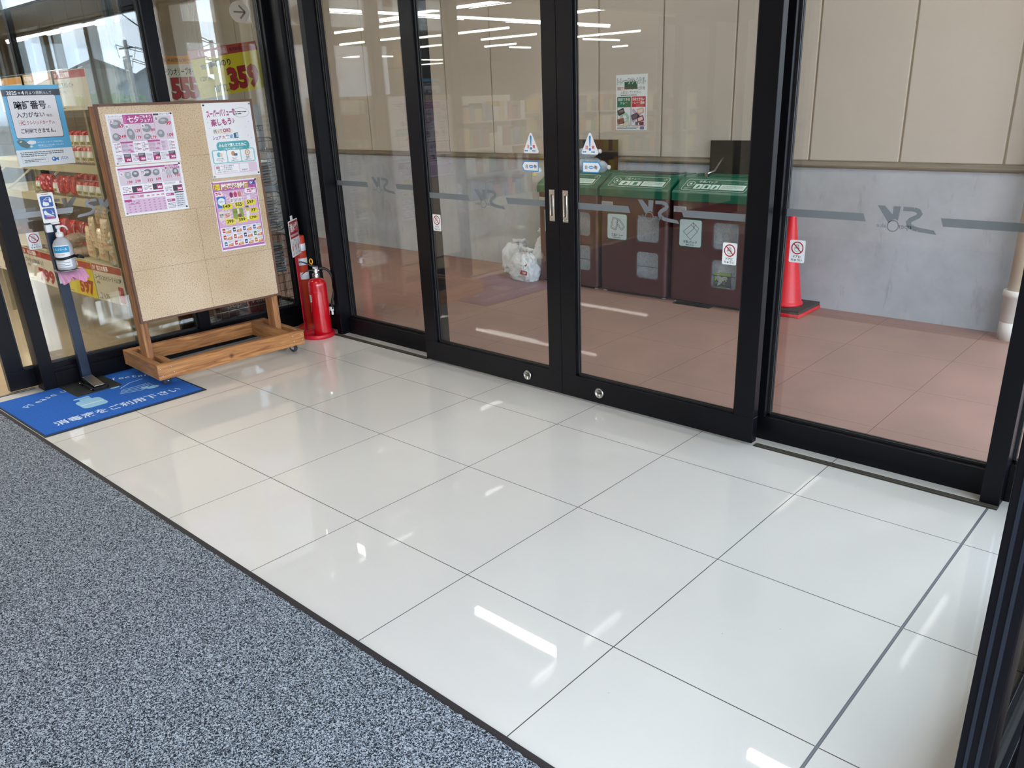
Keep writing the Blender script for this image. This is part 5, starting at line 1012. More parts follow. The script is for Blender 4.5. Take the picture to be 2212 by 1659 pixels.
# package seen in the lower window of the carton bin
s = Sheet(0.13, 0.15, '#161c12', 0.03); s.rect(0, 0.128, 0.13, 0.022, '#9dbb3c', 1); s.text('MAX', 0.006, 0.088, 0.034, '#b6d04a', 1, w=0.10, bold=0.05); s.text('シリーズ', 0.012, 0.066, 0.017, '#a9c44a', 1, w=0.08, bold=0.03); s.rect(0, 0.026, 0.13, 0.018, '#9dbb3c', 1); s.rect(0, 0.0, 0.13, 0.020, '#9dbb3c', 1)
for k in range(5): s.rect(0.006 + 0.022 * k, 0.030, 0.014, 0.010, '#161c12', 2)
q = s.build('snack_package', (1.268, BINF + 0.045, 0.10), (1, 0.05, 0), (0, 0, 1), None, INKG); tag(q, 'green and black package seen through the lower window of the milk carton bin', 'package')
# bottles on the first bin
def bottle(label, loc, rot, L=0.30, r=0.045):
    t = thing('plastic_bottle', label, 'bottle', loc, group=None); t.rotation_euler = rot
    pr_ = [(0.0, 0.004), (r * .7, 0.0), (r * .96, 0.010)]; z = 0.02
    while z < L * 0.70: pr_ += [(r, z), (r, z + 0.010), (r * .90, z + 0.014), (r * .90, z + 0.017)]; z += 0.021
    pr_ += [(r, L * .72), (r * .9, L * .80), (r * .45, L * .91), (0.014, L * .93), (0.014, L * .96)]
    b = MB(); b.lathe(pr_, 24); b.build('bottle_body', MATS.get('pet_clear') or mat_plastic_clear('pet_clear', '#cfdde6', 0.45, 0.06), t, bevel=0)
    b = MB(); b.lathe([(0.0, L), (0.015, L), (0.0165, L - 0.002), (0.0165, L - 0.014), (0.012, L - 0.016), (0.012, L - 0.022), (0.0, L - 0.022)], 16); b.build('cap', WHITEP, t); return t
bottle('clear ribbed plastic bottle lying across the lid of the bottle bin', (-0.055, 2.585, 0.950), (0, R(92), R(-8)), 0.32, 0.048)
bottle('clear plastic bottle resting on top of the ribbed bottle behind the caution sticker', (-0.165, 2.60, 1.022), (0, R(84), R(3)), 0.29, 0.040)
bottle('clear plastic bottle lying behind the other bottles against the black flap', (-0.20, 2.675, 0.950), (0, R(90), R(5)), 0.29, 0.046)
# small clear bag on the left of the bottle bin
def blob(name, mat_, w, d, h, seed, knot=True, sub=4, amp=0.22, sharp=1.0, lean=(0, 0), boxy=1.0):
    bm = bmesh.new(); bmesh.ops.create_icosphere(bm, subdivisions=sub, radius=1.0)
    for v in bm.verts:
        p = v.co.copy()
        if boxy < 1: p = Vector((math.copysign(abs(p.x) ** boxy, p.x), math.copysign(abs(p.y) ** boxy, p.y), math.copysign(abs(p.z) ** (boxy + 0.1), p.z))) * 0.86
        q = p * 1.7 + Vector((seed, seed * .3, -seed)); n_ = mn.noise(q) * 0.7 + (0.5 - abs(mn.noise(q * 2.3)) * 1.6) * 0.45 * sharp + mn.noise(q * 6) * 0.14
        if boxy < 1: n_ += 0.16 * math.sin(math.atan2(p.y, p.x) * 9 + seed + p.z * 2) * max(0, p.z + 0.3)
        k = 1 + amp * n_; up = max(0, p.z)
        taper = 1 - 0.42 * up ** 2.2
        zz = max(p.z * k, -0.62 + 0.02 * n_)
        v.co = Vector((p.x * k * taper * w / 2 * 1.1 + lean[0] * up, p.y * k * taper * d / 2 * 1.1 + lean[1] * up, (zz + 0.62) / 1.62 * h))
    if knot:
        top = max(bm.verts, key=lambda v: v.co.z).co.copy()
        for kx in (-1, 1):
            mm = bmesh.ops.create_icosphere(bm, subdivisions=2, radius=1.0)['verts']
            for v in mm:
                p = v.co.copy(); n_ = mn.noise(p * 2 + Vector((seed + kx, 0, 0))); v.co = Vector((top.x + kx * 0.03 + p.x * 0.042 * (1 + n_), top.y + p.y * 0.02 * (1 + n_), top.z + 0.004 + p.z * 0.018 * (1 + n_) + abs(p.x) * 0.012))
    me = bpy.data.meshes.new(name); bm.to_mesh(me); bm.free(); me.materials.append(mat_)
    for p in me.polygons: p.use_smooth = True
    ob = bpy.data.objects.new(name, me); COL.objects.link(ob); return ob
EGG = mat_plastic_clear('thin_bag_film', '#d8d2c2', 0.30, 0.2)
t = thing('tied_clear_bag', 'clear bag with a white lump hanging on the left end of the bottle bin', 'bag', (-0.425, 2.50, 0.62))
q = blob('bag_film', EGG, 0.11, 0.13, 0.33, 3.3, False, 4, 0.3); q.parent = t
q = blob('white_lump', WHITEP, 0.05, 0.05, 0.045, 2.0, False, 2, 0.2); q.parent = t; q.location = (0.005, -0.015, 0.262)
q = blob('yellow_lump', mat('yolk_yellow', '#d8b850', 0.5), 0.045, 0.04, 0.035, 5.0, False, 2, 0.2); q.parent = t; q.location = (-0.028, -0.03, 0.235)
# white carrier bags on the ground
BW = mat('carrier_bag_white', '#d2d5d8', 0.38, var=0.05, scale=8, bump=0.35, bscale=40)
def carrier(label, loc, w, d, h, seed, rz, printed=False, **k):
    t = thing('carrier_bag', label, 'plastic bag', loc, rz, 'filled white carrier bags beside the bins'); q = blob('bag_body', BW, w, d, h, seed, True, 5, 0.26, 1.5, boxy=0.62, **k); q.parent = t
    if printed:
        s = Sheet(0.10, 0.11, None); RDc = '#a8182c'; s.poly([(0.0, 0.0), (0.10, 0.0), (0.10, 0.034), (0.014, 0.034)], RDc, 0); s.text('TOP', 0.030, 0.006, 0.020, '#eee', 1, bold=0.03); s.ring(0.060, 0.060, 0.022, 0.003, '#333', 0); s.poly([(0.050, 0.078), (0.090, 0.10), (0.080, 0.07)], RDc, 0); s.line([(0.0, 0.07), (0.02, 0.078), (0.03, 0.06)], 0.003, '#333', 0)
        s.build('print', (0.075, -d * 0.565, h * 0.30), (1, 0, 0), (0, 0.16, 1), t)
    return t
carrier('white carrier bag slumped farthest to the left against the grey wall', (-0.800, 2.600, 0.0), 0.25, 0.22, 0.285, 11.0, 0.3)
carrier('white carrier bag with red print standing in front of the other bags', (-0.520, 2.380, 0.0), 0.31, 0.19, 0.240, 23.0, -0.2, True)
carrier('tallest white carrier bag wedged between the bottle bin and the other bags', (-0.500, 2.640, 0.0), 0.19, 0.22, 0.36, 31.0, 0.1)
# cone with its black weight
t = thing('traffic_cone', 'red traffic cone with a square base standing by the grey wall', 'traffic cone', (1.745, 2.612, 0))
CR = mat('cone_red', '#d4202a', 0.38, var=0.05)
b = MB(); b.lathe([(0.118, 0.046), (0.118, 0.060), (0.108, 0.066), (0.104, 0.085), (0.026, 0.655), (0.026, 0.680), (0.022, 0.690), (0.0, 0.692)], 36); b.build('cone_body', CR, t)
b = MB(); b.box(-0.182, 0.182, -0.182, 0.182, 0.001, 0.026); b.build('base', CR, t, bevel=0.006)
b = MB(); n = 32; ro, z0, z1 = 0.120, 0.0265, 0.045; sq = [(-0.175, -0.175), (0.175, -0.175), (0.175, 0.175), (-0.175, 0.175)]; ring_ = [(ro * math.cos(2 * math.pi * i / n), ro * math.sin(2 * math.pi * i / n)) for i in range(n)]
def sqp(i):
    a = 2 * math.pi * i / n; c, s_ = math.cos(a), math.sin(a); k = 0.175 / max(abs(c), abs(s_)); return (c * k, s_ * k)
outer = [sqp(i) for i in range(n)]; vs = [(x, y, z) for z in (z0, z1) for L_ in (ring_, outer) for x, y in L_]
fs = []
for i in range(n):
    j = (i + 1) % n; fs += [(i, j, n + j, n + i)[::-1], (2 * n + i, 2 * n + j, 3 * n + j, 3 * n + i), (n + i, n + j, 3 * n + j, 3 * n + i), (j, i, 2 * n + i, 2 * n + j)]
b.add(vs, fs)
q = b.build('cone_weight', mat('weight_rubber', '#3a332f', 0.85, var=0.3), None, bevel=0.002); q.location = (1.747, 2.610, 0.0); tag(q, 'square black rubber weight ring lying over the base of the cone', 'cone weight')
# drain pipe, hooks, poster, drain grate
t = thing('drain_pipe', 'beige vertical drain pipe with a wide coupling at its foot', 'pipe', (3.138, 2.700, 0))
PV = mat('pipe_beige', '#cdbfa6', 0.45, var=0.05); PV2 = mat('pipe_pale', '#d6d0c6', 0.5, var=0.06)
b = MB(); b.lathe([(0.054, 0.27), (0.054, 3.05)], 28); b.build('upper_pipe', PV, t)
b = MB(); b.lathe([(0.068, 0.0), (0.068, 0.106), (0.0665, 0.107), (0.0665, 0.109), (0.068, 0.110), (0.068, 0.262), (0.075, 0.264), (0.075, 0.296), (0.072, 0.300), (0.055, 0.300)], 28); b.build('coupling', PV2, t)
b = MB(); b.lathe([(0.060, 1.00), (0.060, 1.03)], 28); b.box(-0.02, 0.02, 0.05, 0.10, 1.0, 1.03); b.build('clip', STEEL, t)
for z, lb in ((1.177, 'small wall hook low on the beige panels'), (2.065, 'small wall hook high on the beige panels')):
    b = MB(); b.lathe([(0.0, 0.0), (0.026, 0.0), (0.028, -0.008), (0.018, -0.014), (0.008, -0.016), (0.007, -0.05), (0.0, -0.05)], 18, (0, 0, 0), 'Y'); b.tube([(0, -0.035, 0), (-0.04, -0.040, -0.005), (-0.075, -0.036, 0.0)], 0.007, 8)
    q = tag(b.build('wall_hook', mat('hook_bronze', '#4b4038', 0.4, 0.6), None), lb, 'hook'); q.location = (-4.330, 2.7995, z)
s = Sheet(0.292, 0.405, '#dfe6e6', 0.003); GG = '#14704a'; RR = '#b3202f'
s.rect(0.08, 0.30, 0.12, 0.055, '#1d5a3c', 1); s.outline('トレーリサイクル', 0.012, 0.335, 0.044, '#eef2f0', '#16382a', 2, w=0.262, bold=0.02, eb=0.08)
s.text('回収できないトレー', 0.014, 0.292, 0.026, '#a83a3c', 4, w=0.170, bold=0.01); s.text('やゴミを', 0.190, 0.294, 0.024, '#7a2f3a', 4, w=0.080, bold=0.01); s.text('入れないでください。', 0.046, 0.266, 0.022, '#20302a', 4, w=0.190, bold=0.01); s.small(0.046, 0.252, 0.19, 0.008, 1, '#333', 4, 0.7, 5)
for x, c, t1, t2 in ((0.012, GG, '回収できる', 'トレー'), (0.148, RR, '回収できない', 'トレー・容器')):
    s.rect(x, 0.030, 0.130, 0.216, c, 1, r=0.006); s.rect(x + 0.003, 0.033, 0.124, 0.136, '#dfe7ea', 2, r=0.004); s.text(t1, x + 0.065, 0.215, 0.022, '#eef4f0', 3, w=0.112, anchor='c', bold=0.015); s.text(t2, x + 0.065, 0.190, 0.020, '#eef4f0', 3, maxw=0.11, anchor='c', bold=0.015)
s.ring(0.082, 0.088, 0.044, 0.022, '#a9cdb2', 3); s.line([(0.060, 0.112), (0.074, 0.078), (0.122, 0.094)], 0.002, '#333', 4)
for cx_, cy_, a, c in ((0.050, 0.136, 0.35, '#1e2622'), (0.048, 0.066, 0.2, '#96602e'), (0.100, 0.046, 0.3, '#cdbdb0'), (0.230, 0.140, 0.2, '#c9a88a'), (0.180, 0.100, 0.3, '#5c3a58'), (0.232, 0.082, 0.3, '#8a2f50')): s.poly([(cx_ + x * math.cos(a) - y * math.sin(a), cy_ + x * math.sin(a) + y * math.cos(a)) for x, y in s._rr(-0.032, -0.021, 0.064, 0.042, 0.008)], c, 6); s.poly([(cx_ + x * math.cos(a) - y * math.sin(a), cy_ + x * math.sin(a) + y * math.cos(a)) for x, y in s._rr(-0.022, -0.012, 0.044, 0.024, 0.004)], '#6a5a55' if c[1] in '159' else '#e0d2c4', 7)
for p, q_ in (((0.158, 0.060), (0.262, 0.150)), ((0.160, 0.150), (0.258, 0.060))): s.line([p, q_], 0.022, '#c9a3c4', 4); s.line([(p[0], p[1] + 0.006), (q_[0], q_[1] + 0.006)], 0.0015, '#553a55', 5)
s.rect(0.186, 0.036, 0.026, 0.026, '#6a5a74', 6); s.rect(0.222, 0.036, 0.042, 0.024, '#5a2a3c', 6); s.small(0.014, 0.008, 0.20, 0.018, 2, '#444', 3, 0.5, 7); s.rect(0.228, 0.004, 0.040, 0.024, '#4a82b8', 3, r=0.006); s.ell(0.240, 0.014, 0.007, 0.008, '#b83040', 4, 12)
q = s.build('tray_recycling_poster', (0.136, 2.7992, 1.200), (1, 0, 0), (0, 0, 1)); tag(q, 'white recycling poster with green and red panels on the beige wall', 'poster')
b = MB(); b.box(0, 0.30, 0, 0.06, 0.0002, 0.004)
for k in range(14): b.box(0.01 + 0.02 * k, 0.020 + 0.02 * k, 0.006, 0.054, 0.004, 0.007)
q = tag(b.build('drain_grate', mat('grate_metal', '#454340', 0.5, 0.6), None), 'small metal drain grate in the floor before the milk carton bin', 'drain grate'); q.location = (0.99, 2.345, 0)

# ================================================================== SHOP INTERIOR BEHIND THE GLASS
def heart(cx, cy, r): return [(cx + r * 16 * math.sin(t) ** 3 / 17, cy + r * (13 * math.cos(t) - 5 * math.cos(2 * t) - 2 * math.cos(3 * t) - math.cos(4 * t)) / 17) for t in [2 * math.pi * i / 14 for i in range(14)]]
PRINTM = mat_ink('bag_print', 0.22, 0.5)
def goods_bag(w, h, d, seed, kind):
    """filled pouch: crimped top and bottom, printed front; local z up, front faces -y"""
    nx, ny = 14, 18; b = MB(); rnd = random.Random(seed)
    def P(u, v, sgn):
        e = max(0, (4 * u * (1 - u))) ** 0.45 * max(0, (4 * v * (1 - v))) ** 0.35; n_ = mn.noise(Vector((u * 3 + seed, v * 4, sgn * 2 + seed))) * 0.35 + mn.noise(Vector((u * 9 + seed, v * 11, sgn))) * 0.12
        return ((u - 0.5) * w * (1 - 0.06 * e), sgn * d / 2 * e * (1 + n_), v * h)
    def colr(u, v):
        if kind == 'red_white': return '#b01c22' if v > 0.70 else ('#c9a070' if v < 0.12 and (int(u * 9) % 3 == 0) else '#dcd5c8') if not (0.18 < v < 0.34 and 0.15 < u < 0.85) else ('#c98a2c' if int(u * 10) % 2 else '#5f7f3a')
        if kind == 'red': return '#a8141c' if (int(u * 6) + int(v * 7)) % 5 else '#c8403c'
        if kind == 'hearts': return '#e2c9a2'
        if kind == 'silver': return '#cfd6dc' if not (0.42 < v < 0.56 and 0.15 < u < 0.85) else '#39424e'
        if kind == 'beige': return '#cdb48c' if v > 0.3 else '#b7995f'
        return '#c8c8c8'
    for sgn in (-1, 1):
        vs = [P(i / nx, j / ny, sgn) for i in range(nx + 1) for j in range(ny + 1)]
        o = len(b.v)
        for i in range(nx):
            for j in range(ny):
                f = [vs[i * (ny + 1) + j], vs[(i + 1) * (ny + 1) + j], vs[(i + 1) * (ny + 1) + j + 1], vs[i * (ny + 1) + j + 1]]
                pass
        idx = lambda i, j: i * (ny + 1) + j
        for i in range(nx):
            for j in range(ny):
                f = (idx(i, j), idx(i + 1, j), idx(i + 1, j + 1), idx(i, j + 1)); b.f.append([o + q for q in (f if sgn < 0 else f[::-1])]); b.mi.append(0); b.sm.append(True); b.c.append(colr((i + .5) / nx, (j + .5) / ny))
        b.v += vs
    if kind == 'hearts':
        for r_ in range(5):
            for c_ in range(4):
                u0, v0 = 0.16 + 0.22 * c_, 0.34 + 0.12 * r_; pts = heart(0, 0, 0.045)
                q = [(u0 + x, v0 + y * w / h) for x, y in pts]; b.add([(P(max(.02, min(.98, u)), v, -1)[0], P(max(.02, min(.98, u)), v, -1)[1] - 0.0015, v * h) for u, v in q], [tuple(range(len(q)))], col='#b83a24')
        vs, fs, x0, x1, y0, y1 = text_geo('コーンスナック', 0.03)
        b.add([(P(0.12 + 0.76 * (x - x0) / (x1 - x0), 0.14 + 0.12 * (y - y0) / (y1 - y0), -1)[0], P(0.12 + 0.76 * (x - x0) / (x1 - x0), 0.14 + 0.12 * (y - y0) / (y1 - y0), -1)[1] - 0.002, (0.14 + 0.12 * (y - y0) / (y1 - y0)) * h) for x, y in vs], fs, col='#c0301c')
    if kind == 'silver':
        vs, fs, x0, x1, y0, y1 = text_geo('COFFEE', 0.04)
        b.add([(P(0.2 + 0.6 * (x - x0) / (x1 - x0), 0.45, -1)[0], P(0.2 + 0.6 * (x - x0) / (x1 - x0), 0.45, -1)[1] - 0.002, (0.45 + 0.09 * (y - y0) / (y1 - y0)) * h) for x, y in vs], fs, col='#e6eaee')
    return b
PROTO = {}
def flat_pack():
    b = goods_bag(0.190, 0.150, 0.052, 5, 'silver')
    b.v = [(-0.075 + 0.0 - z + 0.075, x, 0.026 - y) for x, y, z in b.v]       # lies on its back, crimped end toward the window
    for zz in (0.010, 0.030): b.box(0.0005, 0.0010, -0.05, 0.06, zz, zz + 0.006, col='#39424e')
    return b
def put_bag(key, dims, kind, loc, rot, label, group, name='snack_bag', cat='snack bag'):
    if key not in PROTO: o = goods_bag(*dims, hash(key) % 97 if False else len(PROTO) * 7 + 3, kind).build(name, PRINTM, None); PROTO[key] = o; first = True
    else: o = PROTO[key].copy(); COL.objects.link(o)
    o.location = loc; o.rotation_euler = rot; o.name = name; tag(o, label, cat, group); return o
GY = -0.77
t = thing('display_shelf', 'wire display shelf with three levels behind the shop window', 'shelf', (-1.02, GY, 0))
SHM = mat('shelf_cream', '#b4a684', 0.5, var=0.05)
for x, y in ((-1.03, -0.755), (-1.03, -0.34), (-3.35, -0.755), (-3.35, -0.34)):
    b = MB(); b.box(x + 1.02 - 0.015, x + 1.02 + 0.015, y - GY - 0.015, y - GY + 0.015, 0.001, 1.50); b.build('post', mat('shelf_post', '#8d8266', 0.5), t)
for z, solid in ((0.585, True), (0.985, False), (1.190, False)):
    b = MB(); x0, x1, y0, y1 = -3.36 + 1.02, -1.01 + 1.02, 0.0, 0.44
    if solid: b.box(x0, x1, y0, y1, z - 0.02, z)
    else:
        b.box(x0, x1, y0 - 0.006, y0, z - 0.045, z + 0.004)
        for k in range(48): b.tube([(x0 + 0.049 * k, y0, z - 0.004), (x0 + 0.049 * k, y1, z - 0.004)], 0.0025, 5)
        for k in range(6): b.tube([(x0, y0 + 0.08 * k, z - 0.008), (x1, y0 + 0.08 * k, z - 0.008)], 0.0025, 5)
    b.build('wire_shelf' if not solid else 'deck', SHM, t)
for k in range(5):
    x = -0.02 - 0.55 * k
    b = MB(); b.tube([(x, 0.0, 0.985), (x - 0.02, 0.30, 1.19)], 0.004, 5); b.tube([(x - 0.02, 0.30, 1.19), (x - 0.05, 0.30, 1.19)], 0.004, 5); b.tube([(x - 0.03, 0.0, 0.985), (x - 0.05, 0.30, 1.19)], 0.004, 5); b.build('side_brace', SHM, t)
rnd = random.Random(11); q3 = 0
side = lambda k, n: ('first', 'second', 'third', 'fourth', 'fifth', 'sixth', 'seventh', 'eighth', 'ninth', 'tenth', 'eleventh', 'twelfth')[k]
for k in range(10):
    for tier in range(2):
        put_bag('rw', (0.088, 0.098, 0.045), 'red_white', (-1.065 - 0.096 * k, GY + 0.040 + 0.012 * tier, 1.1975 + 0.090 * tier), (R(-6), 0, R(rnd.uniform(-10, 10))), 'small snack bag on the top shelf, %s tier, %s from the board' % (('lower', 'upper')[tier], side(k, 10)), 'bags on the top wire shelf')
for k in range(7):
    put_bag('rd', (0.15, 0.17, 0.06), 'red', (-1.14 - 0.160 * k, GY + 0.150, 1.1975), (R(-3), 0, R(rnd.uniform(-8, 8))), 'glossy red snack bag in the back row of the top shelf, %s from the board' % side(k, 7), 'bags on the top wire shelf')
for k in range(12):
    red = k in (5, 6, 7, 9, 10)
    put_bag('rd2' if red else 'rw', (0.10, 0.12, 0.05) if red else (0.088, 0.098, 0.045), 'red' if red else 'red_white', (-1.065 - 0.100 * k, GY + 0.045, 0.9925), (R(-6), 0, R(rnd.uniform(-9, 9))), ('red' if red else 'small white') + ' snack bag on the middle wire shelf, %s from the board' % side(k, 12), 'bags on the middle wire shelf')
for k in range(6):
    put_bag('rw', (0.088, 0.098, 0.045), 'red_white', (-1.10 - 0.100 * k, GY + 0.100, 0.9925), (R(-4), 0, R(rnd.uniform(-9, 9))), 'small white snack bag in the second row of the middle shelf, %s from the board' % side(k, 6), 'bags on the middle wire shelf').scale = (1, 1, 1.35)
for k in range(9):
    back = k >= 5; x = -1.13 - 0.098 * (k if not back else k - 5) - (0.05 if back else 0)
    put_bag('ht', (0.098, 0.200, 0.046), 'hearts', (x, GY + (0.095 if back else 0.035) + 0.003 * k, 0.600 + (0.165 if back else 0.07 * (k % 2))), (R(-3), R((-4, 3, 5, -2, 4)[k % 5]), R((-6, 5, 8, -7, 3)[k % 5])), 'heart printed corn snack bag, %s from the board in the %s row' % (side(k if not back else k - 5, 7), 'back' if back else 'front'), 'heart printed corn snack bags')
CLR = mat_plastic_clear('clear_pack', '#b9b2a2', 0.45, 0.1)
for k, (x, z, w_) in enumerate(((-1.10, 0.587, 0.19), (-1.11, 0.652, 0.18), (-1.13, 0.716, 0.16), (-1.75, 0.587, 0.2), (-1.985, 0.587, 0.2), (-1.86, 0.665, 0.19), (-2.2, 0.587, 0.2), (-2.42, 0.587, 0.2))):
    o = blob('bread_pack', CLR, w_, 0.16, 0.062, 40 + k, False, 4, 0.2, 1.2); o.location = (x, GY + 0.09, z); tag(o, 'clear pack with browned contents on the lower deck, %s piece' % side(k, 8), 'food pack', 'clear packs on the lower deck')
    o2 = blob('contents', mat('toast_brown', '#a06a38', 0.7, var=0.3, scale=20), w_ * 0.72, 0.11, 0.046, 60 + k, False, 3, 0.15); o2.parent = o; o2.location = (0, 0, 0.006)
for k in range(5):
    put_bag('rd', (0.15, 0.19, 0.06), 'red', (-1.86 - 0.17 * k, GY + 0.25, 0.589), (R(-4), 0, R(rnd.uniform(-9, 9))), 'red snack bag standing at the back of the lower deck, %s from the board' % side(k, 5), 'bags on the lower deck')
def price_sign(name, w, h, O, U, V, label, header, hcol, base, item, sub, big, tax=None, hs='毎日お買得', cat='price sign', mark='SV'):
    s = Sheet(w, h, base, 0.002); s.rect(0.004, h * 0.80, w - 0.008, h * 0.185, hcol, 1)
    if mark: s.text(mark, w * 0.03, h * 0.825, h * 0.12, '#f0e8e0', 2, bold=0.04)
    s.text(hs, w * (0.17 if mark else 0.04), h * 0.815, h * 0.145, '#f4ece2', 2, bold=0.03, maxw=w * 0.78)
    s.text(item, w * 0.05, h * 0.56, h * 0.15, '#1c1a1a', 2, bold=0.015, maxw=w * 0.88); s.text(sub, w * 0.08, h * 0.43, h * 0.10, '#1c1a1a', 2, maxw=w * 0.6)
    if big: s.text(big, w * 0.93, h * 0.06, h * 0.42, '#a81c22', 3, bold=0.055, anchor='r', w=w * 0.17 * len(big), shear=0.08)
    if tax: s.text(tax, w * 0.40, h * 0.07, h * 0.15, '#1c1a1a', 2, anchor='r', maxw=w * 0.28)
    s.small(w * 0.04, h * 0.03, w * 0.22, h * 0.05, 1, '#555', 2, 0.5, 3)
    return tag(s.build(name, O, U, V), label, cat, 'shop price signs')
RH = '#a8352a'; SB = '#cfc3ac'; YB = '#d8c21e'
yz = GY - 0.012
price_sign('price_sign', 0.450, 0.240, (-1.420, yz, 0.348), (1, 0, 0.02), (0, 0, 1), 'white price sign for an 800 g pack, half hidden behind the notice board', '', RH, SB, 'ユーラス スカイリーフ トルコ産', '800g', '1', '214.99')
price_sign('price_sign', 0.470, 0.238, (-1.900, yz, 0.342), (1, 0, 0.01), (0, 0, 1), 'yellow price sign with large red 597 behind the sanitizer stand', '', RH, YB, 'マヨネーズ', '', '597')
price_sign('price_sign', 0.580, 0.240, (-2.690, yz, 0.338), (1, 0, -0.01), (0, 0, 1), 'white price sign with large red 799 left of the sanitizer pole', '', RH, SB, 'ブルダック炒め麺 5食', '140gx5', '799')
price_sign('price_sign', 0.400, 0.235, (-3.370, yz, 0.348), (1, 0, 0), (0, 0, 1), 'white price sign seen between the two dark left door stiles', '', RH, SB, '味噌ラーメン', '5食', '298')
# signs hung above the top shelf
def hung(o): return o
price_sign('price_sign', 0.46, 0.215, (-1.335, yz, 1.500), (1, 0, 0), (0, 0, 1), 'faint white sign high in the window, directly left of the notice board top', '', RH, SB, 'ピュアセレクト', '味の素 400g', '')
price_sign('price_sign', 0.46, 0.215, (-1.830, yz, 1.500), (1, 0, 0), (0, 0, 1), 'pale sign with orange header high in the window, above the payment notice corner', '', '#c48a3a', SB, '農心 辛ラーメン', '5食', '', hs='限定特売！', mark=None)
price_sign('price_sign', 0.46, 0.200, (-2.330, yz, 1.510), (1, 0, 0), (0, 0, 1), 'orange topped sign high in the window, farthest to the left', '', '#c48a3a', SB, 'うどん', '5食', '', hs='限定特売！', mark=None)
b = MB(); b.tube([(-2.34, GY - 0.006, 1.72), (-0.99, GY - 0.006, 1.72)], 0.004, 6)
for x in (-0.995, -1.3, -1.8, -2.3): b.tube([(x, GY - 0.006, 1.72), (x, GY + 0.02, 1.49)], 0.004, 6)
q = b.build('sign_rail', WIRE, None); tag(q, 'thin wire rail carrying the signs above the top shelf', 'rail')
s = Sheet(0.47, 0.285, YB, 0.002); s.rect(0, 0.232, 0.47, 0.053, RH, 1); s.rect(0.0, 0.236, 0.26, 0.045, '#c88a80', 2); s.text('お買い得！広告の品', 0.060, 0.242, 0.030, '#f0e4dc', 3, w=0.19); s.text('販売期間:7/01〜7/7', 0.275, 0.246, 0.022, '#3a1a18', 3, w=0.175, bold=0.01)
s.text('協和', 0.055, 0.166, 0.030, '#1c1a1a', 2, bold=0.01); s.text('韓国のり', 0.118, 0.166, 0.044, '#1c1a1a', 2, w=0.145, bold=0.03); s.text('12P入', 0.030, 0.098, 0.034, '#1c1a1a', 2, w=0.080); s.text('387.72', 0.108, 0.020, 0.044, '#1c1a1a', 2, w=0.085, bold=0.01); s.text('円', 0.196, 0.016, 0.016, '#1c1a1a', 2)
s.outline('359', 0.212, 0.014, 0.140, '#a3161c', '#3a0a0c', 3, w=0.215, bold=0.05, eb=0.065, shear=0.05); s.text('円', 0.448, 0.012, 0.018, '#1c1a1a', 3)
tag(s.build('price_sign', (-1.06, -0.030, 1.537), (0.06, 1, 0.135), (0, -0.03, 1)), 'large yellow price sign with red 359 above the notice board', 'price sign', 'shop price signs')
s = Sheet(0.40, 0.255, SB, 0.002); s.rect(0, 0.208, 0.40, 0.047, '#c98a3c', 1); s.text('限定特売！', 0.010, 0.214, 0.034, '#a83a20', 2, w=0.14, bold=0.03); s.text('販売期間:6/30〜7/2', 0.170, 0.220, 0.022, '#3a1a18', 2, w=0.2)
s.text('エクストラバージンオリーブオイル', 0.010, 0.145, 0.044, '#1c1a1a', 2, w=0.375, bold=0.02); s.outline('555', 0.180, 0.006, 0.125, '#a3161c', '#3a0a0c', 3, w=0.180, bold=0.06, eb=0.075, shear=0.05); s.text('円', 0.368, 0.010, 0.018, '#1c1a1a', 3)
tag(s.build('price_sign', (-1.09, -0.385, 1.528), (0.03, 1, 0.03), (0, 0, 1)), 'white price sign with orange top and red 555 above the notice board', 'price sign', 'shop price signs')
b = MB()
for k, (y, z, w_) in enumerate(((-0.36, 1.78, 'left end of the white price sign'), (-0.005, 1.79, 'right end of the white price sign'), (0.01, 1.815, 'left end of the yellow price sign'), (0.40, 1.865, 'right end of the yellow price sign'))):
    b = MB(); xx = -1.085 if k < 2 else -1.055
    b.tube([(xx, y, z - 0.02), (xx, y, 3.09)], 0.0012, 5); tag(b.build('hanging_string', WIRE, None), 'thin string holding the ' + w_, 'string')
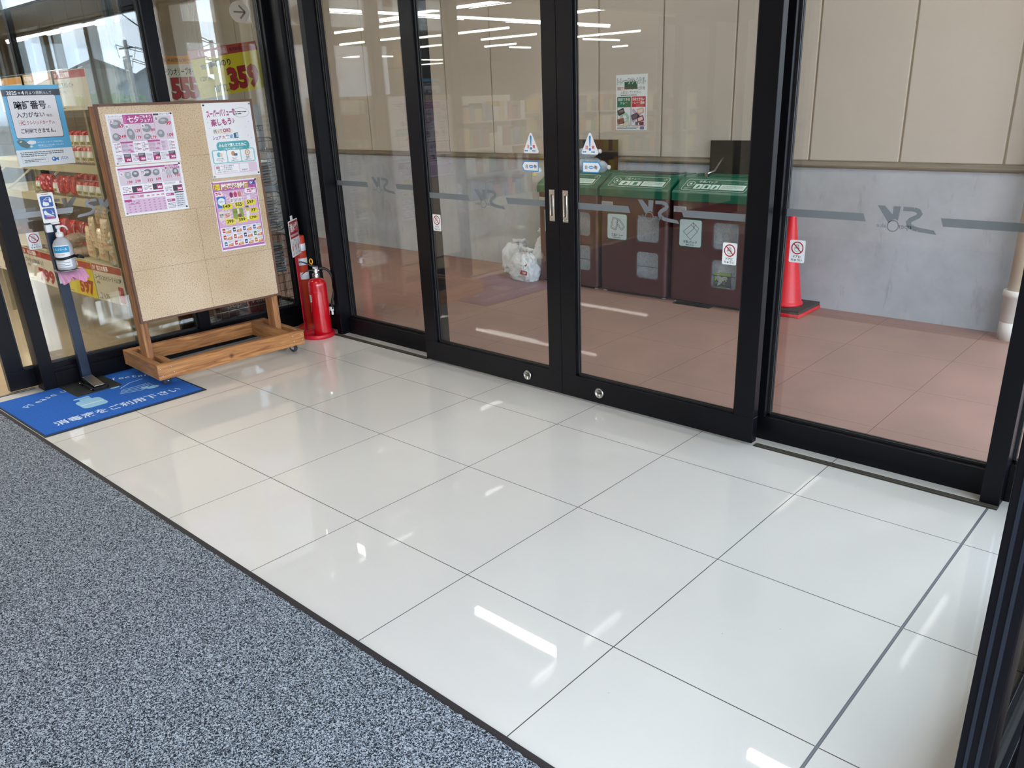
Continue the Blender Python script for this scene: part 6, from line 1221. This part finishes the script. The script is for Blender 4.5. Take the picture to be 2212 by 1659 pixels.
# wire basket rack with coffee packs
t = thing('basket_rack', 'grey wire basket rack on the shop side, right of the notice board', 'rack', (-1.18, 0.11, 0))
X0, X1, Y0, Y1 = -1.36, -0.998, -0.245, 0.425; M = Matrix.Translation((1.18, -0.11, 0))
b = MB(); b.M = M; b.box(X0, X1, Y0, Y1, 0.055, 0.125); b.box(X1 - 0.002, X1 + 0.010, Y0, Y1, 0.935, 0.972); b.build('rack_bar', mat('rack_grey', '#b4bbc2', 0.4, 0.3), t, bevel=0.003)
for y in (Y0 + 0.01, Y1 - 0.01):
    for x in (X0 + 0.01, X1 + 0.018): b = MB(); b.M = M; b.tube([(x, y, 0.10), (x, y, 1.50)], 0.006, 8); b.build('upright', WIRE, t)
for n_, (z0, z1) in enumerate(((0.130, 0.640), (0.668, 0.930), (0.976, 1.285))):
    b = MB(); b.M = M; xf = X1 + 0.006; r = 0.03
    loop = [(xf, Y0 + 0.02 + r, z0), (xf, Y1 - 0.03 - r, z0), (xf, Y1 - 0.03 - r * .3, z0 + r * .3), (xf, Y1 - 0.03, z0 + r), (xf, Y1 - 0.03, z1 - r), (xf, Y1 - 0.03 - r * .3, z1 - r * .3), (xf, Y1 - 0.03 - r, z1), (xf, Y0 + 0.02 + r, z1), (xf, Y0 + 0.02, z1 - r), (xf, Y0 + 0.02, z0 + r)]
    b.tube(loop, 0.0045, 8, closed=True)
    k = 0
    y = Y0 + 0.06
    while y < Y1 - 0.05: b.tube([(xf - 0.003, y, z0), (xf - 0.003, y, z1)], 0.0022, 5); y += 0.058
    z = z0 + 0.055
    while z < z1 - 0.02: b.tube([(xf - 0.001, Y0 + 0.02, z), (xf - 0.001, Y1 - 0.03, z)], 0.0022, 5); z += 0.058
    x = X0 + 0.02
    while x < X1:
        b.tube([(x, Y1 - 0.03, z0), (x, Y1 - 0.03, z1)], 0.0022, 5); b.tube([(x, Y0 + 0.02, z0 + 0.004), (x, Y1 - 0.03, z0 + 0.004)], 0.0022, 5); x += 0.058
    b.build('wire_basket', WIRE, t)
BB = thing('poster_backing', 'brown printed backing panel inside the wire rack', 'panel', (-1.44, 0.06, 0)) if False else None
s = Sheet(0.60, 1.36, '#3a1c1e', 0.002); s.rect(0.30, 1.12, 0.29, 0.22, '#c9bda8', 1); s.small(0.31, 1.14, 0.27, 0.18, 6, '#4a2c24', 2, 0.6, 3); s.rect(0.46, 0.92, 0.13, 0.18, '#8f1c22', 1); s.small(0.47, 0.94, 0.11, 0.12, 4, '#d8c0b0', 2, 0.5, 4)
tag(s.build('backing_panel', (-1.352, -0.20, 0.135), (0, 1, 0), (0, 0, 1)), 'dark maroon backing panel printed with small pictures inside the wire rack', 'panel')
lay = [(0.155, 4, 0.330), (0.674, 4, 0.0), (0.983, 3, 0.0)]; n_ = 0
for bi, (zb, cnt, off) in enumerate(lay):
    for col_ in range(4):
        for k in range(cnt):
            z = zb + off * (bi == 0) * 0.64 + 0.053 * k; y = 0.325 - 0.150 * col_
            where = ('lower', 'middle', 'upper')[bi]; cname = ('right', 'centre right', 'centre left', 'left')[col_]; lv = ('bottom', 'second', 'third', 'fourth')[k]
            lb = 'silver white coffee pack in the %s wire basket, %s of the %s stack' % (where, lv, cname)
            if 'cf' not in PROTO: o = flat_pack().build('coffee_pack', PRINTM, None); PROTO['cf'] = o
            else: o = PROTO['cf'].copy(); COL.objects.link(o)
            tag(o, lb, 'coffee pack', 'coffee packs in the wire baskets'); o.location = (-1.012 - 0.008 * (k % 2), y, z); o.rotation_euler = (0, 0, R(rnd.uniform(-5, 5))); o.scale = (1, 0.74, 0.98)
put_bag('up', (0.085, 0.300, 0.045), 'silver', (-1.06, 0.335, 1.195), (0, 0, R(90)), 'tall silver coffee pack standing upright on the top basket', 'coffee packs in the wire baskets', 'coffee_pack', 'coffee pack')
t = thing('carton', 'brown carton with shop lettering in the lowest wire basket', 'carton', (-1.175, 0.06, 0.136))
b = MB(); b.box(-0.155, 0.155, -0.225, 0.225, 0.0, 0.150); b.build('box', mat('carton_maroon', '#3c2420', 0.7, var=0.1), t, bevel=0.003)
s = Sheet(0.40, 0.10, None); s.text('SuperValue', 0.02, 0.02, 0.05, '#9a8a74', 0, w=0.34, bold=0.02, shear=0.15); s.build('lettering', (0.1565, -0.2, 0.03), (0, 1, 0), (0, 0, 1), t)

# shelving rows deeper in the shop, only their outlines reach the camera through reflections
def gondola(x, y, rz, label, seed):
    t = thing('shop_gondola', label, 'shelf', (x, y, 0), rz, 'shelving rows deep in the shop'); rnd = random.Random(seed)
    b = MB(); b.box(-1.8, 1.8, -0.03, 0.03, 0.0, 1.5); b.box(-1.8, 1.8, -0.42, 0.42, 0.0, 0.12); b.build('back_panel', mat('gondola_cream', '#c9c2b0', 0.6), t)
    for z in (0.45, 0.80, 1.15): b = MB(); b.box(-1.8, 1.8, -0.40, -0.031, z, z + 0.02); b.box(-1.8, 1.8, 0.031, 0.40, z, z + 0.02); b.build('shelf_board', MATS['gondola_cream'], t)
    for z in (0.121, 0.471, 0.821, 1.171):
        for sg in (-1, 1):
            b = MB(); xx = -1.75
            while xx < 1.65:
                ww = rnd.uniform(0.06, 0.16); b.box(xx, xx + ww - 0.008, sg * 0.10 if sg > 0 else -0.36, sg * 0.36 if sg > 0 else -0.10, z, z + rnd.uniform(0.16, 0.28), col=rnd.choice(['#b03028', '#d8c8a0', '#c08030', '#3a6a8a', '#e0d8cc', '#7a2a2a', '#c8b040', '#4a7a4a'])); xx += ww
            o = b.build('stacked_goods', PRINTM, t); o['kind'] = 'stuff'
gondola(-4.6, -4.2, R(90), 'shop shelf row nearest to the window', 1); gondola(-7.2, -4.6, R(90), 'second shop shelf row from the window', 2); gondola(-5.5, -9.6, 0, 'shop shelf row standing crosswise deep inside', 3)
s = Sheet(0.5, 0.5, '#e0a020', 0.002); s.text('青肉メロン', 0.06, 0.34, 0.09, '#5a2a10', 1, w=0.38, bold=0.02); s.text('998', 0.05, 0.05, 0.22, '#b02020', 1, w=0.40, bold=0.05)
tag(s.build('yellow_sale_sign', (-4.10, -3.20, 1.55), (0, -1, 0), (0, 0, 1)), 'yellow square sale sign hanging deep in the shop', 'price sign')

# ================================================================== LAMPS
def lamp_x(x0, x1, y, z, label, group, power=0.0, axis='X', width=0.05, col=(1, 0.96, 0.90), tube_mat=None):
    L = abs(x1 - x0); c = (x0 + x1) / 2
    t = thing('ceiling_light', label, 'ceiling light', (c, y, z) if axis == 'X' else (y, c, z), 0 if axis == 'X' else R(90), group)
    b = MB(); b.box(-L / 2 - 0.01, L / 2 + 0.01, -width * 0.8, width * 0.8, 0.022, 0.055); b.build('housing', LEDH, t)
    b = MB(); b.lathe([(0.0, -L / 2), (width / 2, -L / 2), (width / 2, L / 2), (0.0, L / 2)], 12, (0, 0, 0.005), 'X'); b.build('tube', tube_mat or LED, t)
    if power:
        l = bpy.data.lights.new('lamp_light', 'AREA'); l.shape = 'RECTANGLE'; l.size = L; l.size_y = width; l.energy = power; l.color = col
        lo = bpy.data.objects.new('lamp_light', l); COL.objects.link(lo); lo.parent = t; lo.location = (0, 0, -width / 2 - 0.012)
    return t
G1 = 'tube lights under the canopy'
for k, (xa, xb) in enumerate(((-3.33, -2.13), (-0.556, 0.65), (2.21, 3.41))):
    lamp_x(xa, xb, 1.58, 3.0, 'white tube light under the canopy, %s from the left' % side(k, 3), G1, (3.0, 7.0, 10.0)[k])
lamp_x(-6.1, -4.9, 1.58, 3.0, 'white tube light under the canopy, deepest along the corridor', G1, 0.0)
G2 = 'tube lights on the vestibule ceiling'
lamp_x(-0.36, -1.56, 0.60, 2.90, 'tube light on the vestibule ceiling near the sliding doors', G2, 4.0, 'Y')
lamp_x(-2.2, -3.4, 2.75, 2.90, 'tube light on the vestibule ceiling near the entrance', G2, 4.0, 'Y')
lamp_x(-4.0, -5.2, 0.84, 2.90, 'tube light on the vestibule ceiling far from the sliding doors', G2, 4.0, 'Y')
G3 = 'long tube lights on the shop ceiling'
rowsX = [(-7.88, -10.0, -4.4), (-8.95, -13.0, -10.4), (-12.3, -13.9, -10.3), (-10.77, -7.1, -5.2), (-14.7, -13.6, -11.5), (-16.85, -11.9, -9.6), (-11.6, -16.4, -13.2), (-15.1, -17.0, -15.0), (-17.3, -16.0, -14.6), (-16.2, -23.1, -21.5), (-24.55, -27.4, -25.2), (-22.87, -14.9, -14.2), (-3.3, -17.3, -11.4), (-4.9, -27.0, -24.0)]
rowsY = [(-8.86, -14.4, -5.6), (-21.35, -18.6, -17.0), (-24.6, -18.2, -17.2), (-23.3, -22.8, -20.8), (-12.4, -19.8, -17.9), (-16.0, -19.6, -18.5), (-4.2, -6.6, -1.2)]
nL = 0
for k, (ya, yb) in enumerate(((-2.9, -1.7), (-1.3, -0.1))): lamp_x(ya, yb, -2.1, 3.0, 'added unseen fill light close behind the shop window, %s from the corridor' % ('second', 'first')[k], G3, 42.0, 'Y', 0.06)  # fill lamps added out of view to brighten goods near the window
ORD = 'first second third fourth fifth sixth seventh eighth ninth tenth eleventh twelfth thirteenth fourteenth fifteenth sixteenth'.split()
for rows_, ax in ((rowsX, 'X'), (rowsY, 'Y')):
    for ri, (yy, a, c) in enumerate(rows_):
        n = max(1, int(round((c - a) / 1.25))); L = (c - a) / n
        for k in range(n):
            nL += 1
            lamp_x(a + L * k + 0.02, a + L * (k + 1) - 0.02, yy, 3.0, 'shop ceiling tube light, %s in the %s row running %s the sliding doors' % (ORD[k], ORD[ri], 'parallel to' if ax == 'X' else 'away from'), G3, 38.0 if (yy in (-7.88, -8.86, -4.2, -3.3) and k % 2 == 0) else 0.0, ax, 0.06)
# ================================================================== BEYOND THE CAR PARK (seen mirrored in the shop window)
def house(x, y, w, d, h, rh, wall, roof, label, rz=0.0):
    t = thing('house', label, 'house', (x, y, -0.12), rz); b = MB(); b.box(-w / 2, w / 2, -d / 2, d / 2, 0, h); b.prism_x([(-d / 2, h), (d / 2, h), (0, h + rh)], -w / 2, w / 2); b.build('walls', mat('house_wall_' + wall[1:], wall, 0.8, scale=1.0), t)
    b = MB()
    for sg in (-1, 1): vs = [(-w / 2 - .4, sg * (d / 2 + .5), h - .35), (w / 2 + .4, sg * (d / 2 + .5), h - .35), (w / 2 + .4, 0, h + rh + .1), (-w / 2 - .4, 0, h + rh + .1)]; vs += [(p[0], p[1], p[2] + 0.22) for p in vs]; b.add(vs, [(0, 1, 2, 3), (4, 7, 6, 5), (0, 4, 5, 1), (1, 5, 6, 2), (2, 6, 7, 3), (3, 7, 4, 0)])
    b.build('roof', mat('roof_' + roof[1:], roof, 0.7, scale=3), t)
    for k in range(int(w // 2.2)):
        for z in ((1.0,) if h < 4 else (1.0, h - 1.9)):
            for sg in (-1, 1): b = MB(); b.box(-w / 2 + 1 + 2.2 * k, -w / 2 + 2.1 + 2.2 * k, sg * d / 2 - 0.04, sg * d / 2 + 0.04, z, z + 1.1); b.build('window', mat('house_window', '#39434e', 0.15), t)
    return t
house(67, 33, 8, 7, 3.6, 1.7, '#6f7780', '#3a4048', 'dark grey house with a gable roof across the car park', R(25)); house(78, 31, 9, 8, 4.2, 1.5, '#a9a59b', '#565a60', 'pale house with a grey roof beyond the dark grey house', R(15)); house(58, 40, 9, 8, 4.6, 1.6, '#b8b0a0', '#4e5158', 'beige two storey house left of the dark grey house', R(35)); house(46, 44, 10, 8, 4.0, 1.6, '#c2beb4', '#5b5148', 'cream house with brown roof behind the utility poles', R(40)); house(92, 20, 12, 9, 5.0, 1.8, '#9c9fa3', '#44484e', 'large grey house at the far end of the street', R(10))
for k, (x, y, h) in enumerate(((49.3, 22.0, 5.7), (38.8, 22.0, 5.0), (39.6, 23.5, 4.6))):
    t = thing('utility_pole', 'grey utility pole with crossarms, %s from the entrance' % ('farthest', 'nearest', 'second')[k], 'utility pole', (x, y, -0.12)); b = MB(); b.lathe([(0.16, 0), (0.11, h)], 12); b.build('pole', mat('pole_concrete', '#8b8a84', 0.8), t)
    b = MB(); b.box(-0.9, 0.9, -0.05, 0.05, h - 0.5, h - 0.42); b.box(-0.6, 0.6, -0.05, 0.05, h - 1.0, h - 0.92); b.lathe([(0.0, 0.0), (0.2, 0.0), (0.2, 0.6), (0, 0.6)], 12, (0.28, 0.0, h - 1.7)); b.build('crossarm', mat('pole_fitting', '#4a4d50', 0.6), t)
b = MB()
for k, (dz, dy) in enumerate(((0.0, -0.6), (0.0, 0.0), (-0.1, 0.6), (-0.75, -0.3), (-0.8, 0.3))):
    for (xa, ya, za), (xb, yb, zb) in (((16, 6, 5.6), (38.8, 22.0, 4.7)), ((38.8, 22, 4.7), (49.3, 22, 5.3)), ((49.3, 22, 5.3), (90, 40, 7.0))):
        b.tube([(xa + (xb - xa) * i / 10, ya + dy + (yb - ya) * i / 10, za + dz + (zb - za) * i / 10 - 0.5 * math.sin(math.pi * i / 10)) for i in range(11)], 0.022, 5)
q = b.build('power_lines', mat('cable_black', '#1c1c1e', 0.6), None); q['kind'] = 'stuff'; tag(q, 'black overhead power lines strung between the utility poles', 'power lines')
b = MB(); rnd = random.Random(4)
for k in range(140):
    x, y = rnd.uniform(55, 60.5), rnd.uniform(22, 25); b.lathe([(0.0, 0), (0.5, 0.2), (0.7, 0.8), (0.45, 1.4), (0, 1.7)], 6, (x, y, rnd.uniform(-0.2, 1.0)), smooth=True)
q = b.build('hedge_bushes', mat('hedge_green', '#4a6a3a', 0.9, var=0.4, scale=3), None); q['kind'] = 'stuff'; tag(q, 'green hedge in front of the dark grey house', 'hedge')
